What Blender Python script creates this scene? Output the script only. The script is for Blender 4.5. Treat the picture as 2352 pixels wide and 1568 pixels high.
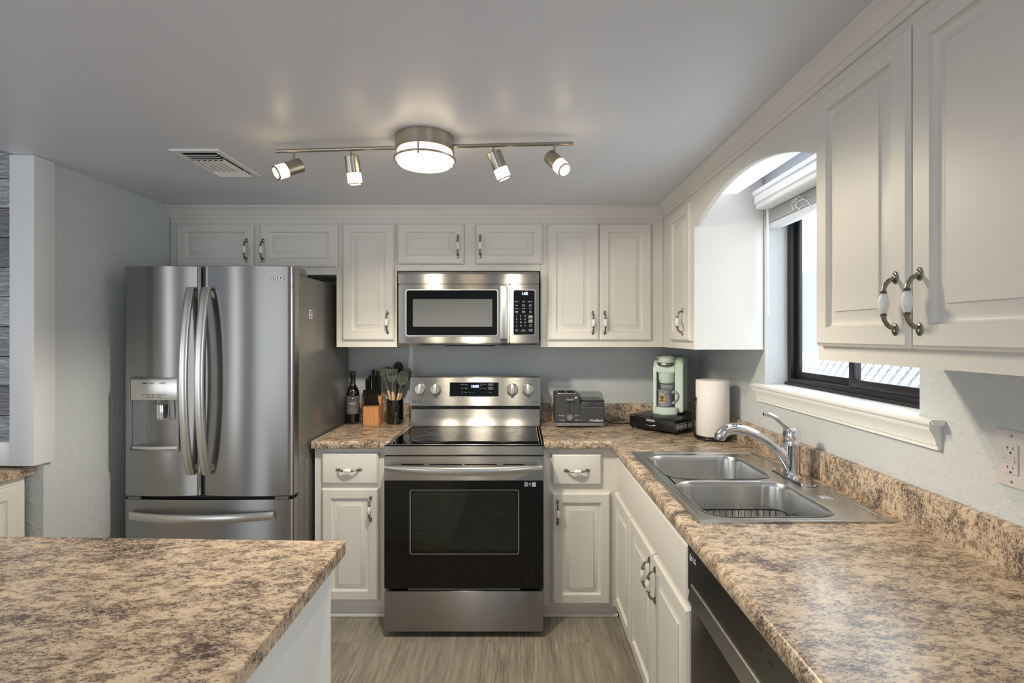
import bpy, bmesh, math, random
from mathutils import Matrix, Vector
for _o in list(bpy.data.objects): bpy.data.objects.remove(_o)
SC = bpy.context.scene
COL = SC.collection
PI = math.pi
# ------------------------------------------------------------------ camera
CH = 1.445
cam_d = bpy.data.cameras.new('camera'); cam = bpy.data.objects.new('camera', cam_d); COL.objects.link(cam)
cam.location = (0, 0, CH); cam.rotation_euler = (PI/2, 0, 0)
cam_d.sensor_width = 36; cam_d.lens = 1190*36/2352
cam_d.shift_x = -19/2352; cam_d.shift_y = -14/2352; cam_d.clip_start = .02
SC.camera = cam
# ------------------------------------------------------------------ world, exposure
SC.view_settings.view_transform = 'Standard'; SC.view_settings.look = 'None'
SC.view_settings.gamma = 1; SC.view_settings.use_curve_mapping = False
SC.view_settings.exposure = 0.11
W = bpy.data.worlds.new('daylight'); SC.world = W; W.use_nodes = True
W.node_tree.nodes['Background'].inputs[0].default_value = (.92, .96, 1, 1)
W.node_tree.nodes['Background'].inputs[1].default_value = 2.7
def area(name, loc, rot, sx, sy, power, col):
    d = bpy.data.lights.new(name, 'AREA'); d.shape = 'RECTANGLE'; d.size = sx; d.size_y = sy
    d.energy = power; d.color = col
    o = bpy.data.objects.new(name, d); COL.objects.link(o); o.location = loc; o.rotation_euler = rot
    return o
# added daylight fills, unseen, behind and beside; last the kitchen window's daylight
area('rear_daylight_fill', (-2.95, -3.12, 1.12), (PI/2, 0, 0), 1.7, 2.0, 5.5, (.90, .95, 1))  # added fill behind the camera, stands in for an unseen glass door
area('side_daylight_fill', (1.19, -1.6, 1.4), (0, PI/2, 0), 1.06, 1.46, 25, (.88, .94, 1))  # added to brighten the ceiling and peninsula side, no window known here
area('living_left_fill', (-5.4, -.70, 1.35), (0, -PI/2, 0), 1.5, .8, 13, (.86, .93, 1))  # unseen source, narrowed to put a bright strip on the left fridge door
area('living_rear_fill', (-4.9, -3.12, 1.25), (PI/2, 0, 0), .5, 1.9, 10, (.95, .95, 1))  # added strip lamp for the light streak on the right fridge door
area('kitchen_window_daylight', (1.32, 1.911, 1.62), (0, PI/2, 0), .78, .86, 5.5, (.84, .91, 1))
def point(name, loc, power, col, rad=.02, parent=None):
    d = bpy.data.lights.new(name, 'POINT'); d.energy = power; d.color = col; d.shadow_soft_size = rad
    o = bpy.data.objects.new(name, d); COL.objects.link(o); o.location = loc
    return o
# ------------------------------------------------------------------ materials
def lin(c): return tuple(((v/255)/12.92 if v/255 <= .04045 else ((v/255+.055)/1.055)**2.4) for v in c)
class NT:
    def __init__(s, name):
        s.m = bpy.data.materials.new(name); s.m.use_nodes = True; s.t = s.m.node_tree
        s.b = s.t.nodes['Principled BSDF']; s.o = s.t.nodes['Material Output']
    def n(s, kind, **kw):
        x = s.t.nodes.new(kind)
        for k, v in kw.items():
            if k.startswith('i_'):
                key = k[2:]; key = int(key) if key.isdigit() else key.replace('_', ' ')
                x.inputs[key].default_value = v
            else: setattr(x, k, v)
        return x
    def l(s, a, b): s.t.links.new(a, b)
    def coords(s, scale=(1, 1, 1), rot=(0, 0, 0), kind='Object'):
        tc = s.n('ShaderNodeTexCoord'); mp = s.n('ShaderNodeMapping')
        mp.inputs['Scale'].default_value = scale; mp.inputs['Rotation'].default_value = rot
        if kind == 'World':
            g = s.n('ShaderNodeNewGeometry'); s.l(g.outputs['Position'], mp.inputs[0])
        else: s.l(tc.outputs[kind], mp.inputs[0])
        return mp.outputs[0]
    def noise(s, vec, scale, detail=3, rough=.5):
        x = s.n('ShaderNodeTexNoise', i_Scale=scale, i_Detail=detail, i_Roughness=rough); s.l(vec, x.inputs['Vector']); return x.outputs[0]
    def ramp(s, fac, stops):
        r = s.n('ShaderNodeValToRGB'); e = r.color_ramp.elements
        while len(e) < len(stops): e.new(.5)
        for k, (p, c) in enumerate(stops):
            e[k].position = p; e[k].color = (c, c, c, 1) if not isinstance(c, tuple) else (*c, 1)
        s.l(fac, r.inputs[0]); return r.outputs[0]
    def mix(s, fac, a, b):
        x = s.n('ShaderNodeMix', data_type='RGBA')
        if isinstance(fac, float): x.inputs[0].default_value = fac
        else: s.l(fac, x.inputs[0])
        for idx, v in ((6, a), (7, b)):
            if isinstance(v, tuple): x.inputs[idx].default_value = (*v, 1)
            else: s.l(v, x.inputs[idx])
        return x.outputs[2]
    def bump(s, h, strength, dist=.001):
        b = s.n('ShaderNodeBump', i_Strength=strength, i_Distance=dist); s.l(h, b.inputs['Height']); s.l(b.outputs[0], s.b.inputs['Normal'])
def M_(name, col, rough=.5, metal=0, spec=.5, coat=0, emit=None, es=0, alpha=1, trans=0, ior=None, noise=0):
    k = NT(name); b = k.b
    b.inputs['Base Color'].default_value = (*lin(col), 1); b.inputs['Roughness'].default_value = rough
    b.inputs['Metallic'].default_value = metal; b.inputs['Specular IOR Level'].default_value = spec
    if coat: b.inputs['Coat Weight'].default_value = coat; b.inputs['Coat Roughness'].default_value = .05
    if emit: b.inputs['Emission Color'].default_value = (*lin(emit), 1); b.inputs['Emission Strength'].default_value = es
    if trans: b.inputs['Transmission Weight'].default_value = trans
    if ior: b.inputs['IOR'].default_value = ior
    if alpha < 1: b.inputs['Alpha'].default_value = alpha
    v = k.coords(kind='World')
    h = k.noise(v, 90, 2)
    if noise:
        k.bump(h, noise, .0006)
    else:   # a faint procedural unevenness of gloss
        r = k.ramp(h, [(.3, max(0, rough-.006)), (.7, min(1, rough+.006))]); k.l(r, b.inputs['Roughness'])
    return k.m
def mat_wall(name, col, rough=.55, strength=.55):
    k = NT(name); v = k.coords(kind='World')
    k.b.inputs['Base Color'].default_value = (*lin(col), 1); k.b.inputs['Roughness'].default_value = rough
    n1 = k.ramp(k.noise(v, 42, 2, .5), [(.50, 0.), (.62, 1.)])
    n2 = k.noise(v, 130, 3)
    h = k.mix(.3, n1, n2); k.bump(h, strength, .0022)
    return k.m
def mat_paint(name, col, rough=.32):
    k = NT(name); v = k.coords(kind='World')
    k.b.inputs['Base Color'].default_value = (*lin(col), 1); k.b.inputs['Roughness'].default_value = rough
    k.b.inputs['Specular IOR Level'].default_value = .4
    k.bump(k.noise(v, 60, 2), .05, .001); return k.m
def mat_steel(name, col, rough, dirv=(1, 60, 60), amt=.012, tang=(0, 0, 1), aniso=1.0):
    k = NT(name); k.b.inputs['Metallic'].default_value = 1
    v = k.coords(scale=dirv, kind='World'); n = k.noise(v, 14, 4, .6)
    c = lin(col)
    k.l(k.ramp(n, [(.25, tuple(x*.97 for x in c)), (.75, tuple(min(1, x*1.03) for x in c))]), k.b.inputs['Base Color'])
    k.l(k.ramp(n, [(.2, rough-amt), (.8, rough+amt)]), k.b.inputs['Roughness'])
    k.b.inputs['Anisotropic'].default_value = aniso
    cx = k.n('ShaderNodeCombineXYZ'); cx.inputs[0].default_value, cx.inputs[1].default_value, cx.inputs[2].default_value = tang; k.l(cx.outputs[0], k.b.inputs['Tangent'])
    return k.m
def mat_laminate(name):
    k = NT(name); v = k.coords(scale=(1, 1.9, 1.3), rot=(0, 0, math.radians(-38)), kind='World')
    warp = k.noise(v, 6, 4, .6)
    big = k.noise(v, 8, 5, .65); mid = k.noise(v, 34, 6, .72); fine = k.noise(v, 120, 6, .8); f2 = k.noise(k.coords(scale=(1, 1.6, 1.2), rot=(.3, .2, .8), kind='World'), 60, 6, .7)
    c = k.mix(k.ramp(big, [(.34, 0.), (.66, 1.)]), lin((220, 199, 173)), lin((170, 152, 135)))
    c = k.mix(k.ramp(f2, [(.46, 0.), (.60, .75)]), c, lin((192, 166, 136)))
    c = k.mix(k.ramp(mid, [(.49, 0.), (.59, .85)]), c, lin((118, 100, 88)))
    c = k.mix(k.ramp(f2, [(.33, .7), (.43, 0.)]), c, lin((120, 112, 114)))
    spk = k.n('ShaderNodeMath', operation='ADD'); k.l(fine, spk.inputs[0])
    b2 = k.n('ShaderNodeMath', operation='MULTIPLY', i_1=.55); k.l(big, b2.inputs[0]); k.l(b2.outputs[0], spk.inputs[1])
    c = k.mix(k.ramp(spk.outputs[0], [(.81, 0.), (.86, .9)]), c, lin((62, 50, 48)))
    s2 = k.ramp(k.noise(v, 60, 6, .8), [(.58, 0.), (.63, .85)])
    c = k.mix(s2, c, lin((84, 68, 62)))
    k.l(c, k.b.inputs['Base Color']); k.b.inputs['Roughness'].default_value = .27
    k.bump(mid, .04, .0008); return k.m
def mat_floor(name):
    k = NT(name); pos = k.coords(rot=(0, 0, PI/2), kind='World')
    br = k.n('ShaderNodeTexBrick', offset=.37, offset_frequency=2, i_Scale=1.0); k.l(pos, br.inputs['Vector'])
    br.inputs['Brick Width'].default_value = 1.22; br.inputs['Row Height'].default_value = .18
    br.inputs['Mortar Size'].default_value = .0012; br.inputs['Mortar Smooth'].default_value = .2
    br.inputs['Color1'].default_value = (0, 0, 0, 1); br.inputs['Color2'].default_value = (1, 1, 1, 1); br.inputs['Mortar'].default_value = (.5, .5, .5, 1)
    g = k.coords(scale=(24, 1.5, 1), kind='World')
    off = k.n('ShaderNodeVectorMath', operation='MULTIPLY_ADD'); off.inputs[1].default_value = (7, 5, 3)
    k.l(br.outputs[0], off.inputs[0]); k.l(g, off.inputs[2])
    gr = k.noise(off.outputs[0], 3.2, 8, .68)
    big = k.noise(off.outputs[0], .8, 3, .6)
    c = k.ramp(gr, [(.30, lin((92, 84, 72))), (.43, lin((140, 132, 118))), (.55, lin((158, 151, 137))), (.72, lin((178, 171, 158)))])
    c = k.mix(k.ramp(big, [(.35, .55), (.6, 0.)]), c, lin((118, 112, 102)))
    c = k.mix(k.ramp(br.outputs[0], [(0, 0.), (1, .35)]), c, lin((150, 144, 131)))
    c = k.mix(br.outputs[1], c, lin((124, 116, 102)))
    k.l(c, k.b.inputs['Base Color']); k.b.inputs['Roughness'].default_value = .42
    k.bump(gr, .12, .001); return k.m
def mat_shiplap(name):
    k = NT(name); pos = k.coords(rot=(PI/2, 0, 0), kind='World')
    br = k.n('ShaderNodeTexBrick', offset=.5, i_Scale=1.0); k.l(pos, br.inputs['Vector'])
    br.inputs['Brick Width'].default_value = .9; br.inputs['Row Height'].default_value = .166
    br.inputs['Mortar Size'].default_value = .003
    br.inputs['Color1'].default_value = (0, 0, 0, 1); br.inputs['Color2'].default_value = (1, 1, 1, 1)
    g = k.coords(scale=(3, 1, 40), kind='World'); gr = k.noise(g, 4, 8, .75)
    c = k.ramp(br.outputs[0], [(0, lin((150, 154, 158))), (.4, lin((208, 220, 222))), (.7, lin((226, 226, 226))), (1, lin((160, 158, 164)))])
    c = k.mix(k.ramp(gr, [(.45, .7), (.6, 0.)]), c, lin((86, 84, 90)))
    c = k.mix(br.outputs[1], c, lin((30, 30, 34)))
    k.l(c, k.b.inputs['Base Color']); k.b.inputs['Roughness'].default_value = .7; k.bump(gr, .3, .002); return k.m
def mat_wood(name, a, b, sc=(18, 18, 1.2)):
    k = NT(name); v = k.coords(scale=sc, kind='World'); n = k.noise(v, 5, 5, .6)
    w = k.n('ShaderNodeTexWave', i_Scale=2.2, i_Distortion=5, i_Detail=3); k.l(v, w.inputs[0])
    k.l(k.mix(.5, k.ramp(n, [(.3, lin(a)), (.7, lin(b))]), k.ramp(w.outputs[1], [(.1, lin(a)), (.8, lin(b))])), k.b.inputs['Base Color'])
    k.b.inputs['Roughness'].default_value = .5; return k.m
def mat_speckle(name, a, b, sc=420):
    k = NT(name); v = k.coords(kind='Object'); n = k.noise(v, sc, 2, .5)
    k.l(k.ramp(n, [(.47, lin(a)), (.55, lin(b))]), k.b.inputs['Base Color']); k.b.inputs['Roughness'].default_value = .2; return k.m
def mat_pane(name, tint, refl_rough=.02, trans=.5):
    k = NT(name); g = k.n('ShaderNodeBsdfGlossy', i_Roughness=refl_rough); t = k.n('ShaderNodeBsdfTransparent')
    t.inputs[0].default_value = (*tint, 1)
    lw = k.n('ShaderNodeLayerWeight', i_Blend=.5); pw = k.n('ShaderNodeMath', operation='POWER', i_1=4.0); k.l(lw.outputs['Facing'], pw.inputs[0])
    ad = k.n('ShaderNodeMath', operation='MULTIPLY_ADD', i_1=.8, i_2=.045); k.l(pw.outputs[0], ad.inputs[0])
    mx = k.n('ShaderNodeMixShader'); k.l(ad.outputs[0], mx.inputs[0]); k.l(t.outputs[0], mx.inputs[1]); k.l(g.outputs[0], mx.inputs[2]); k.l(mx.outputs[0], k.o.inputs[0])
    return k.m
def mat_mesh(name):
    k = NT(name); v = k.coords(scale=(1, 1, 1), kind='World')
    c = k.n('ShaderNodeTexChecker', i_Scale=420); k.l(v, c.inputs[0]); c.inputs[1].default_value = (*lin((120, 122, 122)), 1); c.inputs[2].default_value = (*lin((84, 86, 86)), 1)
    k.l(c.outputs[0], k.b.inputs['Base Color']); k.b.inputs['Roughness'].default_value = .16; return k.m
X = {}
X['cab'] = mat_paint('cabinet_paint', (224, 221, 215), .42)
X['trimw'] = mat_paint('trim_white_paint', (236, 236, 234), .38)
X['wall'] = mat_wall('wall_paint', (200, 205, 207))
X['wallw'] = mat_paint('column_white_paint', (226, 226, 226), .4)
X['ceil'] = mat_paint('ceiling_paint', (222, 226, 236), .36)
X['lam'] = mat_laminate('stone_laminate')
X['floor'] = mat_floor('vinyl_planks'); X['ship'] = mat_shiplap('weathered_boards')
X['steel'] = mat_steel('brushed_steel', (172, 170, 166), .27)
X['steelv'] = mat_steel('brushed_steel_upright', (158, 157, 156), .29, (1, 60, 60))
X['steels'] = mat_steel('sink_steel', (206, 206, 204), .26, (60, 60, 60), amt=.01, tang=(0, 0, 1), aniso=.5)
X['steeld'] = mat_steel('dark_steel', (118, 118, 114), .3, (60, 1, 60))
X['side'] = M_('fridge_side_paint', (124, 124, 120), .3, .55)
X['bright'] = M_('satin_metal', (205, 204, 200), .3, 1)
X['nickel'] = M_('brushed_nickel', (170, 164, 152), .3, 1)
X['pewter'] = M_('pewter', (152, 148, 136), .25, 1)
X['chrome'] = M_('chrome', (225, 226, 230), .04, 1)
X['porc'] = M_('porcelain', (240, 240, 240), .08, coat=.5)
X['black'] = M_('black_plastic', (20, 20, 21), .35)
X['blackm'] = M_('black_matte', (12, 12, 12), .6)
X['bglass'] = M_('black_glass', (6, 6, 7), .03, spec=.45)
X['char'] = M_('charcoal_plastic', (62, 63, 65), .42)
X['char2'] = M_('grey_plastic', (120, 121, 122), .4)
X['bronze'] = M_('dark_bronze_aluminium', (54, 52, 54), .4, .6)
X['white'] = M_('white_plastic', (236, 236, 236), .35)
X['almond'] = M_('pale_plastic', (214, 208, 206), .35)
X['mint'] = M_('mint_plastic', (214, 230, 219), .28)
X['mintd'] = M_('mint_plastic_dark', (168, 178, 176), .4)
X['mesh'] = mat_mesh('microwave_screen')
def mat_quilt():
    k = NT('quilted_paper'); k.b.inputs['Base Color'].default_value = (*lin((240, 235, 231)), 1); k.b.inputs['Roughness'].default_value = .9
    v = k.coords(kind='Object'); x = k.n('ShaderNodeTexVoronoi', i_Scale=95.0); k.l(v, x.inputs['Vector'])
    k.bump(x.outputs[0], .55, .0022); return k.m
X['paper'] = mat_quilt()
X['wood'] = mat_wood('block_wood', (178, 118, 72), (214, 160, 108))
X['woodl'] = mat_wood('handle_wood', (204, 164, 122), (226, 190, 150))
X['olive'] = M_('olive_silicone', (82, 86, 76), .5)
X['bottle'] = M_('wine_glass_dark', (10, 10, 12), .05, coat=1)
X['label'] = M_('label_grey', (92, 90, 92), .6); X['orange'] = M_('label_orange', (200, 120, 80), .6)
X['ltext'] = M_('print_white', (220, 220, 224), .5); X['dtext'] = M_('print_dark', (50, 50, 52), .5)
X['gtext'] = M_('print_grey', (140, 140, 144), .5)
X['led'] = M_('display_digits', (180, 200, 255), .5, emit=(170, 195, 255), es=3)
X['glow'] = M_('lit_diffuser', (255, 240, 215), .5, emit=(255, 228, 192), es=8)
X['glow2'] = M_('lit_spot_glass', (255, 236, 200), .5, emit=(255, 222, 165), es=5.5)
X['tube'] = M_('lit_fluorescent_cover', (250, 250, 255), .5, emit=(240, 244, 255), es=1.3)
X['mug'] = mat_speckle('speckled_glaze', (196, 200, 212), (70, 78, 104)); X['tan'] = M_('tan_clay', (196, 172, 122), .6)
X['pane'] = mat_pane('window_glass', (.96, .98, .98)); X['opane'] = mat_pane('oven_glass', (.60, .62, .58), .03)
X['clear'] = mat_pane('clear_plastic', (.82, .84, .84), .08)
X['cavity'] = M_('oven_enamel', (112, 114, 108), .5)
X['ext'] = M_('outdoor_white', (246, 246, 250), .8); X['ext2'] = M_('outdoor_wall', (172, 174, 180), .8); X['ground'] = M_('outdoor_ground', (150, 150, 140), .9)
X['blind'] = M_('blind_white', (240, 240, 242), .5)
# ------------------------------------------------------------------ mesh builder
class MB:
    def __init__(s): s.bm = bmesh.new()
    def _in(s, t, m, M=None):
        if M is not None: bmesh.ops.transform(t, matrix=M, verts=t.verts)
        for f in t.faces: f.material_index = m
        me = bpy.data.meshes.new('t'); t.to_mesh(me); t.free(); s.bm.from_mesh(me); bpy.data.meshes.remove(me)
        return s
    def box(s, x0, x1, y0, y1, z0, z1, r=0, seg=2, m=0, M=None):
        t = bmesh.new(); bmesh.ops.create_cube(t, size=1)
        for v in t.verts: v.co = ((x0+x1)/2+v.co.x*(x1-x0), (y0+y1)/2+v.co.y*(y1-y0), (z0+z1)/2+v.co.z*(z1-z0))
        if r: bmesh.ops.bevel(t, geom=t.edges[:], offset=r, segments=seg, affect='EDGES', profile=.5, clamp_overlap=True)
        return s._in(t, m, M)
    def rings(s, loops, m=0, M=None, cap=True, closed=True, wrap=False):
        t = bmesh.new(); L = [[t.verts.new(p) for p in lp] for lp in loops]; n = len(L[0])
        pairs = list(zip(L, L[1:])) + ([(L[-1], L[0])] if wrap else [])
        for a, b in pairs:
            for i in range(n if closed else n-1):
                j = (i+1) % n
                try: t.faces.new((a[i], a[j], b[j], b[i]))
                except ValueError: pass
        if cap and not wrap and closed:
            for lp in (L[0], L[-1]):
                try: t.faces.new(lp)
                except ValueError: pass
        bmesh.ops.recalc_face_normals(t, faces=t.faces[:])
        return s._in(t, m, M)
    def tube(s, pts, r=.005, n=12, m=0, M=None, flat=1, up=(0, 0, 1), closed=False, cap=True):
        pts = [Vector(p) for p in pts]; N = len(pts); rr = list(r) if isinstance(r, (list, tuple)) else [r]*N
        if N >= 5 and not closed:      # round the path off
            q, qr = [], []
            for i in range(N-1):
                a, b, c, d = pts[max(i-1, 0)], pts[i], pts[i+1], pts[min(i+2, N-1)]
                for t in (0, .25, .5, .75):
                    q.append(.5*((2*b)+(c-a)*t+(2*a-5*b+4*c-d)*t*t+(3*b-a-3*c+d)*t**3)); qr.append(rr[i]+(rr[i+1]-rr[i])*t)
            q.append(pts[-1]); qr.append(rr[-1]); pts, rr, N = q, qr, len(q)
        loops = []
        prev = None
        for i, p in enumerate(pts):
            a = pts[i-1] if (i or closed) else pts[i]; b = pts[(i+1) % N] if (i < N-1 or closed) else pts[i]
            d = (b-a).normalized()
            if prev is None:
                u = Vector(up)
                if abs(u.dot(d)) > .95: u = Vector((1, 0, 0)) if abs(d.x) < .9 else Vector((0, 1, 0))
            else: u = prev
            u = (u-d*u.dot(d)).normalized(); w = d.cross(u); prev = u
            loops.append([p+(u*math.cos(2*PI*k/n)+w*math.sin(2*PI*k/n)*flat)*rr[i] for k in range(n)])
        return s.rings(loops, m, M, cap=cap, wrap=closed)
    def cyl(s, p0, p1, r0, r1=None, n=24, m=0, M=None):
        return s.tube([p0, p1], [r0, r0 if r1 is None else r1], n, m, M)
    def lathe(s, prof, loc=(0, 0, 0), n=32, m=0, M=None, cap=True, sx=1, sy=1):
        loops = [[(loc[0]+max(r, 1e-5)*math.cos(2*PI*k/n)*sx, loc[1]+max(r, 1e-5)*math.sin(2*PI*k/n)*sy, loc[2]+z) for k in range(n)] for r, z in prof]
        return s.rings(loops, m, M, cap=cap)
    def plate(s, outer, lo, hi, axis='Z', holes=(), m=0, M=None, r=0):
        f = {'X': lambda a, b, c: (c, a, b), 'Y': lambda a, b, c: (a, c, b), 'Z': lambda a, b, c: (a, b, c)}[axis]
        t = bmesh.new()
        for c in (lo, hi):
            ed = []
            for lp in [outer]+list(holes):
                vs = [t.verts.new(f(a, b, c)) for a, b in lp]
                ed += [t.edges.new((vs[i], vs[(i+1) % len(vs)])) for i in range(len(vs))]
            if len(holes) == 0 and len(outer) > 2: t.faces.new(vs)
            else: bmesh.ops.triangle_fill(t, edges=ed, use_beauty=True)
        for lp in [outer]+list(holes):
            n = len(lp); A = [t.verts.new(f(a, b, lo)) for a, b in lp]; B = [t.verts.new(f(a, b, hi)) for a, b in lp]
            for i in range(n): t.faces.new((A[i], A[(i+1) % n], B[(i+1) % n], B[i]))
        bmesh.ops.remove_doubles(t, verts=t.verts, dist=1e-6)
        bmesh.ops.recalc_face_normals(t, faces=t.faces[:])
        if r: bmesh.ops.bevel(t, geom=[e for e in t.edges if len(e.link_faces) == 2 and e.calc_face_angle(0) > .8], offset=r, segments=2, affect='EDGES')
        return s._in(t, m, M)
    def panel(s, w, h, prof, m=0, M=None):
        """concentric rectangles (inset, proud) in the XZ plane facing -Y"""
        loops = [[(x*(w/2-i), -d, z*(h/2-i)) for x, z in ((-1, -1), (1, -1), (1, 1), (-1, 1))] for i, d in prof]
        return s.rings(loops, m, M)
    def sweep(s, path, prof, m=0, side=1, M=None):
        n = len(path); P = [Vector((*p, 0)) for p in path]; loops = []
        for i in range(n):
            nn = []
            if i: d = (P[i]-P[i-1]).normalized(); nn.append(Vector((d.y, -d.x, 0))*side)
            if i < n-1: d = (P[i+1]-P[i]).normalized(); nn.append(Vector((d.y, -d.x, 0))*side)
            q = sum(nn, Vector()).normalized(); c = q.dot(nn[0])
            loops.append([(P[i].x+q.x*d_/c, P[i].y+q.y*d_/c, z) for d_, z in prof])
        return s.rings(loops, m, M)
    def text(s, body, size, M, m=0, ext=.0003, font_w=1.0, align='CENTER', bold=0):
        cu = bpy.data.curves.new('t', 'FONT'); cu.body = body; cu.size = size; cu.extrude = ext; cu.align_x = align; cu.align_y = 'CENTER'
        cu.offset = bold; cu.resolution_u = 3
        o = bpy.data.objects.new('t', cu); COL.objects.link(o); dg = bpy.context.evaluated_depsgraph_get()
        me = bpy.data.meshes.new_from_object(o.evaluated_get(dg)); t = bmesh.new(); t.from_mesh(me)
        bpy.data.objects.remove(o); bpy.data.curves.remove(cu); bpy.data.meshes.remove(me)
        bmesh.ops.scale(t, vec=(font_w, 1, 1), verts=t.verts)
        return s._in(t, m, M)
    def logo(s, M, r, m=0):
        """round face mark: broken ring, an upright with a foot, a dot"""
        a = [(r*math.cos(t), r*math.sin(t), 0) for t in [math.radians(90+k*13) for k in range(22)]]
        s.tube(a, r*.11, 6, m, M); s.tube([a[-1], (r*.3, -r*.0, 0)], r*.11, 6, m, M)
        s.tube([(0, r*.5, 0), (0, -r*.4, 0), (r*.3, -r*.4, 0)], r*.11, 6, m, M)
        s.tube([(-r*.45, r*.35, 0), (-r*.3, r*.35, 0)], r*.15, 6, m, M); return s
def wm(o): return (wm(o.parent) if o.parent else Matrix()) @ o.matrix_basis
def obj(name, mb, mats, parent=None, local=False, smooth=35, kind=None, label=None):
    me = bpy.data.meshes.new(name); mb.bm.to_mesh(me); mb.bm.free()
    for k in (mats if isinstance(mats, (list, tuple)) else [mats]): me.materials.append(X[k])
    if smooth:
        me.shade_smooth(); me.set_sharp_from_angle(angle=math.radians(smooth))
    o = bpy.data.objects.new(name, me); COL.objects.link(o)
    if parent is not None:
        o.parent = parent
        if not local: me.transform(wm(parent).inverted())
    if kind: o['kind'] = kind
    if label: o['label'] = label
    return o
def thing(name, label, cat, loc=(0, 0, 0), rz=0, group=None):
    o = bpy.data.objects.new(name, None); COL.objects.link(o); o.empty_display_size = .05
    o.location = loc; o.rotation_euler = (0, 0, rz); o['label'] = label; o['category'] = cat
    if group: o['group'] = group
    return o
def tag(o, label, cat, group=None):
    o['label'] = label; o['category'] = cat
    if group: o['group'] = group
    return o
def rebase(o, loc):
    """move a top-level mesh's origin to its base"""
    o.data.transform(Matrix.Translation(-Vector(loc))); o.location = loc; return o
def T(x, y, z): return Matrix.Translation((x, y, z))
def R(a, ax): return Matrix.Rotation(a, 4, ax)
UP = R(PI/2, 'X')               # flat text upright, facing -Y
def rrect(x0, x1, y0, y1, r, n=5):
    out = []
    for cx, cy, a0 in ((x1-r, y1-r, 0), (x0+r, y1-r, 90), (x0+r, y0+r, 180), (x1-r, y0+r, 270)):
        out += [(cx+r*math.cos(math.radians(a0+90*k/n)), cy+r*math.sin(math.radians(a0+90*k/n))) for k in range(n+1)]
    return out
# ------------------------------------------------------------------ the room
YB, XR, XL, ZC = 3.26, 1.12, -1.96, 2.165
def S(name, mb, mats, **k): return obj(name, mb, mats, kind='structure', **k)
S('floor', MB().box(-5.6, 1.3, -3.3, 3.4, -.05, 0), 'floor')
c = MB().box(-2.012, XR+.14, -3.3, YB+.1, ZC, ZC+.05); S('ceiling', c, 'ceil')
S('ceiling_living_room', MB().box(-5.6, -2.02, -3.3, 3.4, 2.62, 2.67).box(-2.02, -1.97, -3.3, YB, ZC+.052, 2.67), 'ceil')
S('wall_back', MB().box(XL-.12, XR+.14, YB, YB+.1, 0, ZC), 'wall')
WY0, WY1, WZ0, WZ1 = 1.453, 2.372, 1.205, 2.04
S('wall_right', MB().plate([(-3.3, 0), (YB, 0), (YB, ZC), (-3.3, ZC)], XR, XR+.14, 'X', [[(-2.34, .86), (-.86, .86), (-.86, 1.94), (-2.34, 1.94)], [(WY0, WZ0), (WY1, WZ0), (WY1, WZ1), (WY0, WZ1)]]), 'wall')
S('wall_left', MB().box(XL-.1, XL, 2.13, YB, 0, ZC), 'wall')
S('wall_far', MB().box(-5.6, XL-.12, 2.9, 3.0, 0, 2.62), 'ship')
S('wall_rear', MB().plate([(-5.6, 0), (XR+.14, 0), (XR+.14, 2.62), (-5.6, 2.62)], -3.3, -3.2, 'Y', [[(-3.82, .08), (-2.08, .08), (-2.08, 2.16), (-3.82, 2.16)], [(-5.16, .3), (-4.64, .3), (-4.64, 2.2), (-5.16, 2.2)]]), 'wall')
S('wall_living_left', MB().plate([(-3.3, 0), (3.0, 0), (3.0, 2.62), (-3.3, 2.62)], -5.6, -5.5, 'X', [[(-1.12, .58), (-.28, .58), (-.28, 2.12), (-1.12, 2.12)]]), 'wall')
# crown moulding along both runs of wall cabinets
crown = [(0, 2.098), (.006, 2.098), (.010, 2.104), (.010, 2.112), (.015, 2.115), (.018, 2.124), (.030, 2.142), (.036, 2.150), (.042, 2.153), (.042, 2.1645), (0, 2.1645)]
S('trim_1', MB().sweep([(XL+.002, 2.9), (.80, 2.9), (.80, .2)], crown, side=1), 'cab')
# arched valance over the window, flush with the cabinets
cy, hw = 1.885, .46
rad = (hw*hw+.097**2)/(2*.097)
arc = [(cy+hw*math.cos(t)*1.0, 0) for t in (0,)]
pts = []
a0 = math.asin(hw/rad)
for k in range(25):
    a = -a0+2*a0*k/24; pts.append((cy+rad*math.sin(a), 1.946+(math.cos(a)-math.cos(a0))*rad))
poly = [(1.3905, 2.163), (1.3905, 1.940), (1.415, 1.940)]+pts+[(2.352, 1.944), (2.3795, 1.946), (2.3795, 2.163)]
S('trim_2', MB().plate(poly, .80, .82, 'X'), 'cab')
# toe boards
S('baseboard_back', MB().box(-1.05, -.652, 2.665, 2.68, 0, .066).box(.118, .50, 2.665, 2.68, 0, .066)
  .tube([(-1.05, 2.665, .009), (-.652, 2.665, .009)], .012, 10).tube([(.118, 2.665, .009), (.50, 2.665, .009)], .012, 10), 'cab')
S('baseboard_right', MB().box(.525, .54, 1.462, 2.66, 0, .098), 'cab')
# boxed white column and pass-through ledge at the left
S('trim_3', MB().box(-2.034, -1.935, 2.062, 2.157, .925, ZC-.001, r=.002).box(-2.60, -2.0341, 2.064, 2.157, .925, 1.02, r=.002), 'wallw')
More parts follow.
